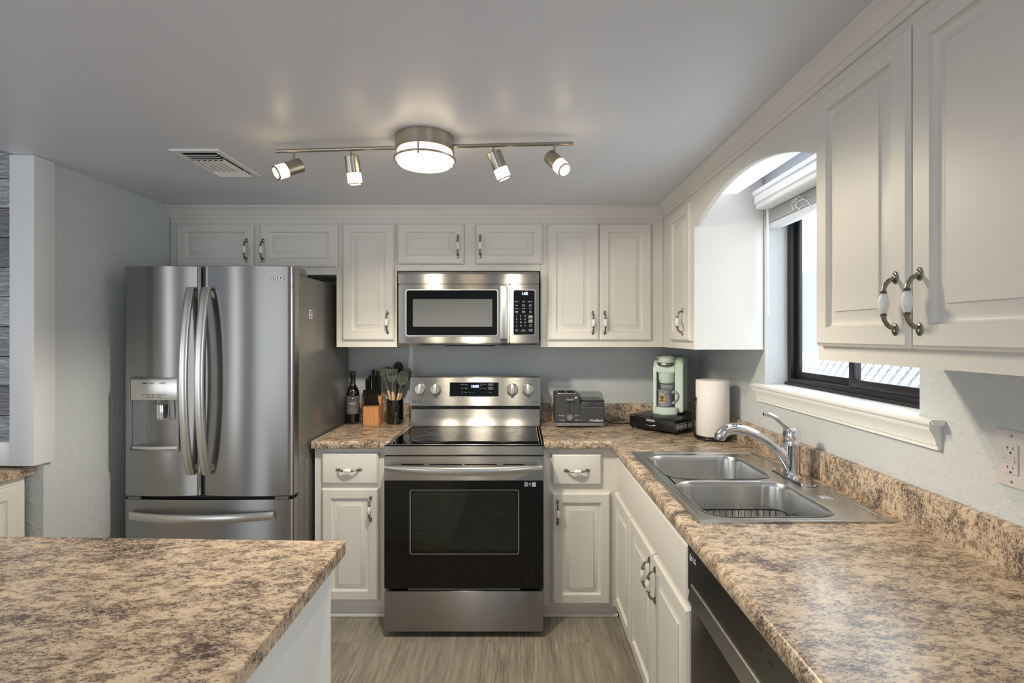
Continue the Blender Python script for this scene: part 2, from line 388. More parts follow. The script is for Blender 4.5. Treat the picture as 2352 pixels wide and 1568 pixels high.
# window: sliding dark frame, panes, stool and apron
wz0, wz1, wxf = 1.222, 2.035, 1.222
w = MB()
for a, b, c_, d in ((WY0, WY1, wz0-.002, wz0+.03), (WY0, WY1, WZ1-.03, WZ1)): w.box(wxf, wxf+.04, a, b, c_, d, r=.002)
w.box(wxf, wxf+.04, WY0, WY0+.03, wz0+.03, WZ1-.03, r=.002); w.box(wxf, wxf+.04, WY1-.03, WY1, wz0+.03, WZ1-.03, r=.002)
w.box(wxf-.012, wxf+.0, WY0, WY1, wz0-.002, wz0+.012)
win = S('window_1', w, 'bronze')
def sash(y0, y1, x):
    q = MB(); t = .03
    q.box(x, x+.015, y0, y1, wz0+.031, wz0+.031+t, r=.002); q.box(x, x+.015, y0, y1, WZ1-.03-t, WZ1-.031, r=.002)
    q.box(x, x+.015, y0, y0+t, wz0+.031+t, WZ1-.03-t, r=.002); q.box(x, x+.015, y1-t, y1, wz0+.031+t, WZ1-.03-t, r=.002)
    o = obj('window_sash', q, 'bronze', win)
    obj('window_pane', MB().box(x+.006, x+.009, y0+t-.003, y1-t+.003, wz0+.03+t, WZ1-.03-t), 'pane', o)
sash(1.912, WY1-.031, wxf+.022); sash(WY0+.031, 1.935, wxf+.004)
q = MB().plate([(1.122, 1.37), (1.079, 1.36), (1.076, 1.366), (1.076, 2.432), (1.079, 2.438), (1.1195, 2.438), (1.1195, WY1-.001), (1.220, WY1-.001), (1.220, WY0+.001), (1.1195, WY0+.001), (1.1195, 1.36)][1:], 1.2055, 1.2215, 'Z', r=.004)
S('window_1_sill', q, 'trimw')
ap = [(0, 1.205), (.034, 1.205), (.034, 1.195), (.030, 1.188), (.018, 1.168), (.016, 1.152), (.012, 1.150), (.012, 1.140), (0, 1.140)]
S('window_1_apron', MB().sweep([(1.1195, 2.425), (1.1195, 1.375)], ap, side=1), 'trimw')
# outdoors
S('ground_outside', MB().box(1.30, 5, -1, 5, -.3, -.02), 'ground')
S('wall_neighbour', MB().box(3.4, 3.5, -2, 7, -.02, 2.2), 'ext2')
lt = MB()
for k in range(-28, 48):
    y = .9+k*.08
    for sg in (1, -1):
        lt.tube([(2.30+.006*sg, y, .55), (2.30+.006*sg, y+sg*.72, 1.27)], .0185, 4, flat=.2, up=(0, 1, -sg))
lt.box(2.28, 2.33, -1.5, 4.6, 1.27, 1.31).box(2.28, 2.33, -1.5, 4.6, .5, .55).box(2.28, 2.33, -1.5, 4.6, -.02, .05)
lt.box(2.285, 2.325, -1.5, -1.42, -.02, 1.27).box(2.285, 2.325, 4.52, 4.6, -.02, 1.27)
tag(obj('lattice_fence', lt, 'ext'), 'white lattice fence outside behind the window glass', 'fence')
# ------------------------------------------------------------------ cabinet parts
DOORP = [(.0, 0), (.0, .013), (.004, .0155), (.008, .020), (.048, .020), (.0485, .0155), (.0515, .0105), (.056, .0080), (.062, .0075), (.066, .0080), (.086, .0170), (.0865, .0195)]
DRWP = [(0, 0), (0, .013), (.004, .0155), (.008, .0195), (.012, .020)]
hm = MB()
for s_ in (-1, 1):
    hm.lathe([(0, 0), (.0085, 0), (.0085, .0015), (.0075, .003), (.004, .004), (0, .0042)], sx=1, sy=1.55, n=20, M=T(0, 0, s_*.054) @ R(PI/2, 'X'))
    hm.lathe([(0, .004), (.0045, .0042), (.003, .0062), (0, .0068)], sx=1, sy=1.7, n=16, M=T(0, 0, s_*.056) @ R(PI/2, 'X'))
    hm.tube([(0, -.002, s_*.052), (0, -.009, s_*.0500), (0, -.015, s_*.0460), (0, -.0205, s_*.0390), (0, -.024, s_*.0310), (0, -.025, s_*.024)], [.0038, .0046, .0048, .0044, .0044, .0052], 12)
    hm.lathe([(.004, -.0035), (.0068, -.003), (.0072, -.0015), (.005, 0), (.0068, .0015), (.006, .003), (.004, .0035)], loc=(0, -.025, s_*.0235), n=16)
hm.lathe([(.0050, -.0210), (.0072, -.017), (.0096, -.008), (.0103, 0), (.0096, .008), (.0072, .017), (.0050, .0210)], loc=(0, -.025, 0), n=20, m=1)
_h = obj('h', hm, ['pewter', 'porc']); HM = _h.data; bpy.data.objects.remove(_h)
def handle(parent, M):
    o = bpy.data.objects.new('handle', HM); COL.objects.link(o); o.parent = parent
    o.matrix_basis = wm(parent).inverted() @ M; return o
# facing: 'B' back run (front towards -Y), 'R' right run (front towards -X)
def door(parent, facing, a0, a1, z0, z1, face, hand=None, prof=DOORP, name='door', horiz=False, mat='cab'):
    """a0..a1 along the run, face = coordinate the slab's back sits on"""
    w_, h_ = abs(a1-a0), z1-z0; ac, zc = (a0+a1)/2, (z0+z1)/2
    M = T(ac, face, zc) if facing == 'B' else T(face, ac, zc) @ R(-PI/2, 'Z')
    o = obj(name, MB().panel(w_, h_, prof, M=M), mat, parent)
    if hand:
        ha, hz = hand
        Mh = T(ha, face-.02, hz) if facing == 'B' else T(face-.02, ha, hz) @ R(-PI/2, 'Z')
        if horiz: Mh = Mh @ R(PI/2, 'Y')
        handle(o, Mh)
    return o
# wall cabinets, back run
D0, D1 = 1.418, 2.068
def wallcab(label, x0, x1, z0, doors, name='wall_cabinet', extra=None):
    t = thing(name, label, 'cabinet', ((x0+x1)/2, 3.08, z0), group='white wall cabinets')
    b = MB().box(x0, x1, 2.90, YB-.002, z0, ZC-.002)
    if extra: extra(b)
    obj('cabinet_body', b, 'cab', t)
    for d in doors: door(t, 'B', *d)
    return t
wallcab('short white wall cabinet with two wide doors above the fridge', XL+.004, -1.029, 1.784,
        [(-1.914, -1.487, 1.824, D1, 2.9, (-1.522, 1.919)), (-1.451, -1.018, 1.824, D1, 2.9, (-1.430, 1.917))])
wallcab('tall narrow single-door white wall cabinet left of the microwave', -1.028, -.690, 1.38, [(-.991, -.702, D0, D1, 2.9, (-.738, 1.518))])
wallcab('short white wall cabinet with two small doors above the microwave', -.689, .112, 1.806,
        [(-.6825, -.3146, 1.842, D1, 2.9, (-.346, 1.939)), (-.247, .1234, 1.842, D1, 2.9, (-.222, 1.940))],
        extra=lambda b: b.box(-.312, -.2495, 2.8965, 2.9, 1.845, 2.064))
wallcab('tall two-door white wall cabinet right of the microwave', .113, .799, 1.38,
        [(.152, .4375, D0, D1, 2.9, (.404, 1.515)), (.4415, .731, D0, D1, 2.9, (.4695, 1.515))])
t = thing('wall_cabinet', 'narrow white wall cabinet in the corner above the coffee maker', 'cabinet', (.96, 2.6, 1.38), group='white wall cabinets')
obj('cabinet_body', MB().box(.80, XR-.003, 2.38, 2.899, 1.38, ZC-.002), 'cab', t)
door(t, 'R', 2.722, 2.398, D0, D1, .80, (2.49, 1.51))
t = thing('wall_cabinet', 'large white wall cabinet with two doors nearest the viewer, right of the window', 'cabinet', (.96, 1.04, 1.38), group='white wall cabinets')
obj('cabinet_body', MB().box(.80, XR-.003, .66, 1.39, 1.38, ZC-.002), 'cab', t)
door(t, 'R', 1.372, 1.043, D0, D1, .80, (1.077, 1.511)); door(t, 'R', 1.037, .708, D0, D1, .80, (1.0115, 1.511))
# base cabinets, back run
def basecab(label, x0, x1, parts):
    t = thing('base_cabinet', label, 'cabinet', ((x0+x1)/2, 2.95, 0), group='white base cabinets')
    obj('cabinet_body', MB().box(x0, x1, 2.64, YB-.002, .066, .8755).box(x0+.001, x1-.001, 2.685, YB-.01, 0, .067), 'cab', t)
    for p in parts: door(t, 'B', *p[0], **p[1])
basecab('white base cabinet with one drawer and one door, between fridge and stove', -1.047, -.655,
        [((-1.006, -.720, .692, .8505, 2.64, (-.867, .767), DRWP), dict(name='drawer', horiz=True)), ((-1.006, -.720, .102, .670, 2.64, (-.757, .569)), {})])
basecab('white base cabinet with one drawer and one door, right of the stove', .119, .4935,
        [((.161, .4117, .6876, .844, 2.64, (.286, .7625), DRWP), dict(name='drawer', horiz=True)), ((.161, .456, .0844, .648, 2.64, (.189, .551)), {})])
t = thing('base_cabinet', 'white sink base cabinet running along the right with paired curved handles', 'cabinet', (.8, 2.0, 0), group='white base cabinets')
obj('cabinet_body', MB().box(.495, .515, 1.462, 2.66, .10, .8755).box(.515, XR-.01, 1.462, 1.478, .10, .8755).box(.515, XR-.01, 1.478, 2.66, .10, .118).box(.545, .56, 1.462, 2.66, 0, .10).box(.516, XR-.01, 2.645, 2.66, .12, .87), 'cab', t)
door(t, 'R', 2.56, 1.478, .679, .846, .495, prof=DRWP, name='false_drawer_front')
door(t, 'R', 2.612, 2.257, .095, .658, .495)
door(t, 'R', 2.247, 1.866, .10, .660, .495, (1.902, .567)); door(t, 'R', 1.859, 1.478, .10, .660, .495, (1.823, .567))
t = thing('base_cabinet', 'white base cabinet under the worktop nearest the viewer, beyond the dishwasher', 'cabinet', (.8, .53, 0), group='white base cabinets')
obj('cabinet_body', MB().box(.495, XR-.01, .22, .846, .10, .8755).box(.55, XR-.02, .23, .84, 0, .1), 'cab', t)
door(t, 'R', .82, .25, .105, .845, .495)
# worktops
NOS = [(0, .876), (.018, .876), (.0205, .880), (.0205, .898), (.0185, .906), (.013, .912), (.006, .9145), (0, .9145)]
BSP = [(0, .9146), (.021, .9146), (.021, 1.010), (.018, 1.016), (.012, 1.019), (0, 1.019)]
t = thing('countertop', 'short brown stone-look worktop between fridge and stove', 'countertop', (-.85, 2.95, .876), group='stone-look worktops')
obj('worktop_slab', MB().plate([(-1.05, 2.62), (-.656, 2.62), (-.656, YB-.002), (-1.05, YB-.002)], .876, .9145).sweep([(-1.05, 2.62), (-.656, 2.62)], NOS, side=1), 'lam', t)
obj('backsplash', MB().sweep([(-1.05, YB-.001), (-.656, YB-.001)], BSP), 'lam', t)
t = thing('countertop', 'L-shaped brown stone-look worktop holding the sink, right of the stove', 'countertop', (.8, 1.8, .876), group='stone-look worktops')
obj('worktop_slab', MB().plate([(.118, 2.62), (.476, 2.62), (.476, .2), (XR-.001, .2), (XR-.001, YB-.002), (.118, YB-.002)], .876, .9145,
    holes=[[(.520, 1.49), (1.04, 1.49), (1.04, 2.32), (.520, 2.32)]]).sweep([(.118, 2.62), (.476, 2.62), (.476, .2)], NOS, side=1), 'lam', t)
obj('backsplash', MB().sweep([(.118, YB-.001), (XR-.001, YB-.001), (XR-.001, .2)], BSP), 'lam', t)
# peninsula
t = thing('peninsula', 'stone-look topped peninsula in the left foreground with white side', 'counter', (-.95, .85, 0))
obj('worktop_slab', MB().plate([(-1.62, 1.379), (-.451, 1.339), (-.441, .30), (-1.62, .30)], .879, .914, r=.0015), 'lam', t)
obj('cabinet_body', MB().plate([(-1.55, 1.33), (-.482, 1.318), (-.474, .36), (-1.55, .36)], 0, .8785), 'trimw', t)
# bar counter at the far left, under the column
t = thing('bar_counter', 'stone-look bar counter end under the white column, far left', 'counter', (-2.3, 1.8, 0))
obj('worktop_slab', MB().plate([(-2.6, 2.128), (-1.990, 2.128), (-2.004, 1.2), (-2.6, 1.2)], .876, .9145, r=.004), 'lam', t)
b = obj('cabinet_body', MB().box(-2.58, -2.021, 1.25, 2.112, .0, .8755), 'cab', t)
door(b, 'R', 1, 1.6, .1, .8, -2.0) if False else None
M = T(-2.021, 1.74, .45) @ R(PI/2, 'Z')
obj('side_panel', MB().panel(.66, .80, DOORP, M=M), 'cab', t)
S('wall_left_return', MB().box(-2.30, XL-.1001, 2.131, 2.20, 0, .924), 'wall')
# ------------------------------------------------------------------ refrigerator
FY = 2.42
t = thing('refrigerator', 'stainless steel french door refrigerator with curved handles', 'refrigerator', (-1.4645, 2.80, 0))
obj('refrigerator_body', MB().box(-1.862, -1.067, 2.502, 3.22, .03, 1.736, r=.004).box(-1.84, -1.09, 2.55, 3.15, 0, .03), 'side', t)
for x0, x1 in ((-1.855, -1.70), (-1.20, -1.069)):
    obj('hinge_cover', MB().plate([(2.44, 1.7375), (2.44, 1.762), (2.52, 1.772), (2.58, 1.772), (2.62, 1.7375)], x0, x1, 'X', r=.004), 'side', t)
def fpoly(xa, xb, x0, x1, yb, bulge=.014, r=.016, n=14):
    """plan of a door slice xa..xb of a door spanning x0..x1: softly curved front"""
    out = [(xb, yb), (xa, yb)]
    for k in range(n+1):
        x = xa+(xb-xa)*k/n; s = (x-x0)/(x1-x0)*2-1; e = min(x-x0, x1-x)
        y = FY+bulge*s*s
        if e < r: y += (r-math.sqrt(max(0, r*r-(r-e)**2)))
        out.append((x, y))
    return out
def frange(x0, x1):
    """sorted x samples crowded at both rounded ends"""
    return None
def fdoor(x0, x1, z0, z1, hole=None):
    b = MB(); yb = 2.497
    def pol(xa, xb):
        xs = sorted(set([xa, xb]+[x0+.016*(1-math.cos(k*PI/12)) for k in range(7)]+[x1-.016*(1-math.cos(k*PI/12)) for k in range(7)]+[x0+(x1-x0)*k/16 for k in range(1, 16)]))
        xs = [x for x in xs if xa-1e-9 <= x <= xb+1e-9]; out = [(xb, yb), (xa, yb)]
        for x in xs:
            s = (x-x0)/(x1-x0)*2-1; e = min(x-x0, x1-x); y = FY+.014*s*s
            if e < .016: y += .016-math.sqrt(max(0, .016**2-(.016-e)**2))
            if abs(y-yb) > 1e-6: out.append((x, y))
        return out
    if hole:
        hx0, hx1, hz0, hz1 = hole
        b.plate(pol(x0, x1), z0, hz0, 'Z'); b.plate(pol(x0, x1), hz1, z1, 'Z')
        b.plate(pol(x0, hx0), hz0, hz1, 'Z'); b.plate(pol(hx1, x1), hz0, hz1, 'Z')
    else: b.plate(pol(x0, x1), z0, z1, 'Z')
    return b
ld = obj('door', fdoor(-1.863, -1.5015, .694, 1.768, (-1.822, -1.596, .908, 1.244)), 'steelv', t)
rd = obj('door', fdoor(-1.4905, -1.0665, .694, 1.768), 'steelv', t)
fz = obj('freezer_drawer', fdoor(-1.863, -1.0665, .085, .676), 'steelv', t)
obj('door_gasket', MB().box(-1.85, -1.08, 2.46, 2.50, .66, .70).box(-1.5012, -1.4908, 2.45, 2.50, .70, 1.76).box(-1.84, -1.78, 2.43, 2.46, .679, .690, m=1).box(-1.15, -1.09, 2.43, 2.46, .679, .690, m=1), ['black', 'side'], t)
def bow(x, z0, z1, out, lean, parent):
    pts = []; rr = []
    for k in range(25):
        u = k/24; s = 1-(2*u-1)**2
        pts.append((x+lean*s, FY-.012-out*s**.8, z0+(z1-z0)*u)); 
    b = MB(); loops = []
    for k, p in enumerate(pts):
        u = k/24; s = 1-(2*u-1)**2; w = .0185; d = .009
        loops.append([(p[0]-w, p[1]+d, p[2]), (p[0]-w, p[1]-d*.4, p[2]), (p[0]-w*.6, p[1]-d, p[2]), (p[0]+w*.6, p[1]-d, p[2]), (p[0]+w, p[1]-d*.4, p[2]), (p[0]+w, p[1]+d, p[2])])
    b.rings(loops)
    for zz in (z0+.03, z1-.03): b.box(x-.012, x+.012, FY-.017, FY+.012, zz-.015, zz+.015)
    return obj('handle', b, 'bright', parent, smooth=50)
bow(-1.532, .797, 1.669, .058, 0, ld); bow(-1.459, .797, 1.669, .058, 0, rd)
b = MB(); loops = []
for k in range(25):
    u = k/24; s = 1-(2*u-1)**2; x = -1.819+(.669)*u; y = FY-.004-.052*s**.8; z = .606-.0*s
    loops.append([(x, y+.009, z-.018), (x, y-.004, z-.018), (x, y-.009, z-.010), (x, y-.009, z+.010), (x, y-.004, z+.018), (x, y+.009, z+.018)])
b.rings(loops); b.box(-1.81, -1.78, FY-.006, FY+.012, .594, .618); b.box(-1.19, -1.16, FY-.006, FY+.012, .594, .618)
obj('handle', b, 'bright', fz, smooth=50)
# dispenser
b = MB().plate([(-1.826, .904), (-1.592, .904), (-1.592, 1.248), (-1.826, 1.248)], 2.412, 2.43, 'Y', holes=[[(-1.818, .914), (-1.600, .914), (-1.600, 1.240), (-1.818, 1.240)]], r=.003)
b.box(-1.822, -1.596, 2.478, 2.482, .908, 1.244).box(-1.822, -1.818, 2.43, 2.48, .908, 1.244).box(-1.600, -1.596, 2.43, 2.48, .908, 1.244).box(-1.82, -1.598, 2.43, 2.48, 1.236, 1.244)
dsp = obj('water_dispenser', b, 'steelv', ld)
obj('dispenser_control_panel', MB().box(-1.8175, -1.6005, 2.416, 2.45, 1.142, 1.240, r=.002)
    .text('SMART CARE', .009, T(-1.735, 2.4155, 1.222) @ UP, m=1).box(-1.682, -1.655, 2.4145, 2.4155, 1.218, 1.227, m=2)
    .text('Ice  Cubed   Water  Crushed   Lock', .0075, T(-1.705, 2.4155, 1.168) @ UP, m=1).text('Filter     Light      Hold 3 sec', .006, T(-1.705, 2.4155, 1.157) @ UP, m=1), ['bright', 'dtext', 'ltext'], t)
obj('dispenser_nozzle', MB().lathe([(0, 0), (.014, 0), (.018, .008), (.03, .012), (0, .013)], (-1.709, 2.455, 1.128), n=20).tube([(-1.665, 2.46, 1.135), (-1.665, 2.45, 1.05), (-1.715, 2.45, 1.045)], .0028, 8).box(-1.722, -1.69, 2.452, 2.458, 1.05, 1.118, r=.002), 'chrome', t)
obj('drip_tray', MB().plate([(-1.817, 2.42), (-1.709, 2.408), (-1.601, 2.42), (-1.601, 2.477), (-1.817, 2.477)], .914, .926, 'Z', r=.002), 'bright', t)
b = MB().logo(T(-1.157, FY+.0015, 1.712) @ UP, .0105); b.text('LG', .026, T(-1.125, FY+.002, 1.712) @ UP, ext=.0015)
obj('brand_mark', b, 'ltext', t)
obj('badge', MB().plate(rrect(2.618, 2.655, 1.530, 1.575, .006), -1.0668, -1.0655, 'X').plate(rrect(2.623, 2.650, 1.552, 1.570, .003), -1.0655, -1.0652, 'X', m=1).plate(rrect(2.623, 2.650, 1.535, 1.548, .003), -1.0655, -1.0652, 'X', m=1), ['ltext', 'gtext'], t, label='white round-cornered sticker on the side')
# ------------------------------------------------------------------ stove
RX0, RX1 = -.650, .111
t = thing('stove', 'stainless steel electric range with black glass oven door', 'stove', (-.27, 2.80, 0))
b = MB().box(RX0+.004, RX1-.004, 2.522, 3.02, .032, .232).box(RX0+.004, RX1-.004, 2.60, 3.02, .232, .87).box(RX0+.004, RX1-.004, 2.53, 2.60, .232, .25).box(RX0+.004, RX1-.004, 2.53, 2.60, .80, .87)
b.box(RX0+.004, RX0+.03, 2.53, 2.60, .25, .80).box(RX1-.03, RX1-.004, 2.53, 2.60, .25, .80)
for x in (RX0+.05, RX1-.05): b.cyl((x, 2.56, 0), (x, 2.56, .034), .016, n=12); b.cyl((x, 2.95, 0), (x, 2.95, .034), .016, n=12)
obj('stove_body', b, 'black', t)
obj('oven_liner', MB().box(RX0+.06, RX1-.06, 2.594, 2.5985, .27, .74), 'cavity', t)
b = MB()
for z in (.36, .46, .565, .655):
    b.tube([(RX0+.10, 2.585, z), (RX1-.10, 2.585, z)], .0028, 6)
for k in range(9):
    x = RX0+.14+k*.06; b.tube([(x, 2.588, .46), (x, 2.592, .46)], .002, 5)
obj('oven_rack', b, 'bright', t)
obj('storage_drawer', MB().box(RX0, RX1, 2.474, 2.52, .030, .2235, r=.003).box(RX0+.11, RX1-.11, 2.49, 2.51, .2236, .229), 'steelv', t)
od = obj('oven_door', MB().plate([(RX0, .236), (RX1, .236), (RX1, .752), (RX0, .752)], 2.476, 2.522, 'Y', holes=[rrect(-.525, -.009, .402, .705, .008)[::-1]]), 'bglass', t)
obj('door_window', MB().plate(rrect(-.5245, -.0095, .4025, .7045, .0075), 2.479, 2.483, 'Y'), 'opane', od)
obj('window_border', MB().plate(rrect(-.528, -.006, .399, .708, .010), 2.4757, 2.4761, 'Y', holes=[rrect(-.5245, -.0095, .4025, .7045, .008)]), 'gtext', od)
SL = [(-.565, -.462), (-.432, -.278), (-.266, -.112), (-.082, .020)]
ho = [[(a, .826), (b_, .826), (b_, .8315), (a, .8315)] for a, b_ in SL]
obj('door_trim', MB().plate([(RX0, .7525), (RX1, .7525), (RX1, .867), (RX0, .867)], 2.474, 2.476, 'Y', holes=ho).box(RX0, RX1, 2.480, 2.522, .7525, .867, m=1).box(RX0, RX1, 2.474, 2.522, .8655, .869), ['steel', 'blackm'], od)
b = MB(); loops = []
for k in range(29):
    u = k/28; s = 1-(2*u-1)**2; x = RX0+.006+(RX1-RX0-.012)*u; y = 2.462-.044*s**.75; h = .013+.006*s; z = .818-.010*s
    loops.append([(x, y+.008, z-h), (x, y-.004, z-h), (x, y-.009, z-h*.5), (x, y-.009, z+h*.6), (x, y-.004, z+h), (x, y+.008, z+h)])
b.rings(loops); b.box(RX0+.008, RX0+.03, 2.455, 2.475, .808, .828); b.box(RX1-.03, RX1-.008, 2.455, 2.475, .808, .828)
obj('handle', b, 'bright', od, smooth=50)
b = MB().box(.020, .036, 2.4745, 2.4757, .724, .744, m=0).box(.040, .051, 2.4745, 2.4757, .724, .744, m=1).cyl((.0455, 2.4746, .736), (.0455, 2.474, .736), .0045, n=14, m=0)
b.box(.0415, .0495, 2.474, 2.4746, .7255, .7275, m=0).box(.022, .034, 2.474, 2.4746, .730, .7315, m=1).box(.022, .034, 2.474, 2.4746, .736, .739, m=1).box(.056, .074, 2.4745, 2.4757, .723, .744, m=0)
obj('door_sticker', b, ['ltext', 'dtext'], od)
b = MB().plate([(RX0, 2.474), (RX1, 2.474), (RX1, 2.55), (RX0, 2.55)], .873, .917, 'Z', r=.004)
b.plate([(RX0, 2.55), (RX1, 2.55), (RX1, 3.035), (RX0, 3.035)], .890, .916, 'Z', holes=[[(RX0+.018, 2.551), (RX1-.018, 2.551), (RX1-.018, 3.017), (RX0+.018, 3.017)]])
for x in (RX0+.006, RX0+.0185, RX1-.0185, RX1-.006): b.tube([(x, 2.50, .917), (x, 3.02, .917)], .0028, 8)
b.tube([(RX0+.0185, 2.505, .917), (RX1-.0185, 2.505, .917)], .0028, 8)
obj('cooktop_frame', b, 'steel', t)
b = MB().box(RX0+.019, RX1-.019, 2.507, 3.016, .9165, .9185, m=0)
for x, y, r in ((-.44, 2.65, .105), (-.46, 2.88, .075), (-.08, 2.65, .09), (-.09, 2.88, .08), (-.27, 2.90, .05)):
    a = [(x+r*math.cos(2*PI*k/40), y+r*math.sin(2*PI*k/40), .9185) for k in range(40)]; b.tube(a, .0007, 4, 1, closed=True, cap=False)
obj('cooktop_glass', b, ['bglass', 'char2'], t)
BG = [(3.018, .917), (3.030, .935), (3.036, .965), (3.038, 1.012), (3.12, 1.012), (3.12, .917)]
obj('backguard_riser', MB().plate(BG, -.641, .114, 'X'), 'steel', t)
b = MB().box(-.636, .108, 3.045, 3.12, 1.0125, 1.035)
for k in range(9): b.cyl((-.55+k*.075, 3.044, 1.026), (-.55+k*.075, 3.046, 1.026), .0018, n=8, m=1)
obj('backguard_gap', b, ['black', 'bright'], t)
TL = math.atan(.020/.165)
cpn = obj('control_panel', MB().plate([(3.022, 1.034), (3.042, 1.197), (3.048, 1.201), (3.12, 1.201), (3.12, 1.034)], -.644, .117, 'X', r=.002), 'steel', t)
def PB(x, z, out=0):     # point on the tilted control panel
    return T(x, 3.022+(z-1.034)*.020/.163-out*math.cos(TL), z+out*math.sin(TL)) @ R(PI/2-TL, 'X')
for x, z in ((-.588, 1.129), (-.4965, 1.129), (-.0458, 1.128), (.0458, 1.128)):
    M = PB(x, z, 0)
    k = obj('knob', MB().lathe([(.0345, 0), (.0355, .004), (.034, .008), (.030, .010), (.030, .016), (.028, .019), (0, .0195)], n=36, M=M)
            .box(-.009, .009, -.030, .030, .017, .032, r=.003, m=1, M=M).cyl((0, -.030, .033), (0, -.022, .033), .0012, n=6, M=M), ['nickel', 'bright'], t)
    b = MB()
    for q in range(12):
        a = math.radians(-60+q*27); b.cyl((.043*math.sin(a), .043*math.cos(a), .0002), (.043*math.sin(a), .043*math.cos(a), .0006), .0012, n=6, M=M)
    b.text('OFF', .006, M @ T(0, .052, .0004)); b.text('HI', .005, M @ T(-.050, -.018, .0004)); b.text('LO', .005, M @ T(.050, -.018, .0004))
    b.text('FRONT' if x in (-.588, .0458) else 'REAR', .0065, M @ T(.030 if x > -.3 else -.030, .052, .0004))
    obj('knob_marks', b, 'dtext', t)
M = PB(-.2695, 1.129, .0005)
b = MB().plate(rrect(-.143, .143, -.040, .040, .003), 0, .002, 'Z', M=M)
dp = obj('display', b, 'bglass', t)
obj('display_border', MB().plate(rrect(-.1455, .1455, -.0425, .0425, .004), -.001, .0012, 'Z', M=M), 'bright', t)
obj('clock_digits', MB().text('10:03', .021, M @ T(.004, .017, .0023), bold=.0005), 'led', t)
b = MB()
rows = [(.028, ['Bake', 'Roast', '', '', 'Cook\nTime', 'Timer', 'Start']), (.006, ['Broil', 'Warm', '', '', 'Clean', 'Light', 'Clear\nOff']), (-.018, ['Air\nFry', 'Conv', 'Hi', 'Lo', '-', '+', 'Lock'])]
for z, ws in rows:
    for x, s_ in zip((-.07, -.048, -.024, -.004, .040, .062, .094), ws):
        if s_: b.text(s_, .0075, M @ T(x, z, .0023))
obj('display_print', b, 'gtext', t)
for z_ in (.020, -.002): obj('touch_key', MB().plate(rrect(.080, .112, z_, z_+.016, .001), .002, .0022, 'Z', M=M), 'char', t)
b = MB().logo(PB(-.620, 1.060, .0006), .010, 0); b.text('LG', .021, PB(-.593, 1.060, .0006))
obj('brand_mark', b, 'dtext', t); obj('model_print', MB().text('ThinQ', .013, PB(.087, 1.056, .0006)), 'dtext', t)
# ------------------------------------------------------------------ microwave
MX0, MX1, MY = -.655, .1015, 2.785
t = thing('microwave', 'stainless steel over-range microwave under the short cabinet', 'microwave', (-.277, 3.0, 1.394))
obj('microwave_body', MB().box(MX0+.003, MX1-.003, MY+.04, YB-.004, 1.402, 1.789).box(MX0+.08, MX1-.10, MY+.08, MY+.30, 1.390, 1.402).box(MX0+.25, MX1-.24, MY+.03, MY+.06, 1.386, 1.402), 'black', t)
obj('vent_strip', MB().plate([(MY+.04, 1.722), (MY-.002, 1.722), (MY+.0, 1.775), (MY+.018, 1.789), (MY+.04, 1.789)], MX0, MX1, 'X', r=.0015), 'steel', t)
md = obj('door', MB().plate([(MX0, 1.402), (-.058, 1.402), (-.058, 1.720), (MX0, 1.720)], MY, MY+.038, 'Y', r=.004).plate([(MY+.002, 1.402), (MY+.012, 1.393), (MY+.04, 1.393), (MY+.04, 1.402)], MX0, -.058, 'X'), 'steel', t)
obj('door_glass', MB().plate(rrect(-.611, -.124, 1.445, 1.687, .010), MY-.003, MY+.001, 'Y'), 'bglass', md)
obj('window_border', MB().plate(rrect(-.616, -.119, 1.440, 1.692, .014), MY-.0045, MY+.001, 'Y', holes=[rrect(-.611, -.124, 1.445, 1.687, .010)]), 'bright', md)
obj('window_screen', MB().plate(rrect(-.577, -.150, 1.492, 1.640, .002), MY-.0034, MY-.003, 'Y'), 'mesh', md)
b = MB().box(-.108, -.068, MY-.040, MY-.022, 1.424, 1.712, r=.006, seg=3)
for z in (1.436, 1.70): b.box(-.104, -.072, MY-.03, MY+.002, z-.012, z+.012, r=.003)
obj('handle', b, 'bright', md)
cp = obj('control_panel', MB().plate([(-.056, 1.402), (MX1, 1.402), (MX1, 1.720), (-.056, 1.720)], MY, MY+.038, 'Y', r=.004).plate([(MY+.002, 1.402), (MY+.012, 1.393), (MY+.04, 1.393), (MY+.04, 1.402)], -.056, MX1, 'X'), 'steel', t)
obj('keypad', MB().plate(rrect(-.0355, .0775, 1.4495, 1.687, .008), MY-.003, MY+.001, 'Y').plate(rrect(-.038, .080, 1.447, 1.6895, .010), MY-.0015, MY+.001, 'Y', m=1), ['bglass', 'bright'], cp)
b = MB(); F = lambda x, z: T(x, MY-.0032, z) @ UP
for z, ws in ((1.626, ('Sensor', 'Cook', 'Popcorn')), (1.606, ('Auto', 'Time\nCook', 'Melt\nSoften')), (1.589, ('Defrost', 'Reheat', 'More')), (1.571, ('Cook\nTime', 'Power\nLevel', 'Add\n30s'))):
    for x, s_ in zip((-.020, .018, .054), ws): b.text(s_, .0065, F(x, z))
for r_, (z, ws) in enumerate(((1.549, '123'), (1.532, '456'), (1.515, '789'), (1.496, '<0>'))):
    for x, s_ in zip((-.020, .003, .026), ws): b.text(s_, .011, F(x, z))
for x, s_ in zip((-.020, .016, .055), ('Light\nHi/Lo', 'Vent\nHi/Lo/Off', 'Turntable\nOn/Off')): b.text(s_, .006, F(x, 1.472))
b.plate(rrect(.044, .066, 1.536, 1.553, .001), MY-.0034, MY-.003, 'Y', m=1).plate(rrect(.044, .066, 1.514, 1.531, .001), MY-.0034, MY-.003, 'Y', m=1)
b.text('Clear', .006, F(.055, 1.5445) @ T(0, 0, .0004)).text('Start', .006, F(.055, 1.5225) @ T(0, 0, .0004))
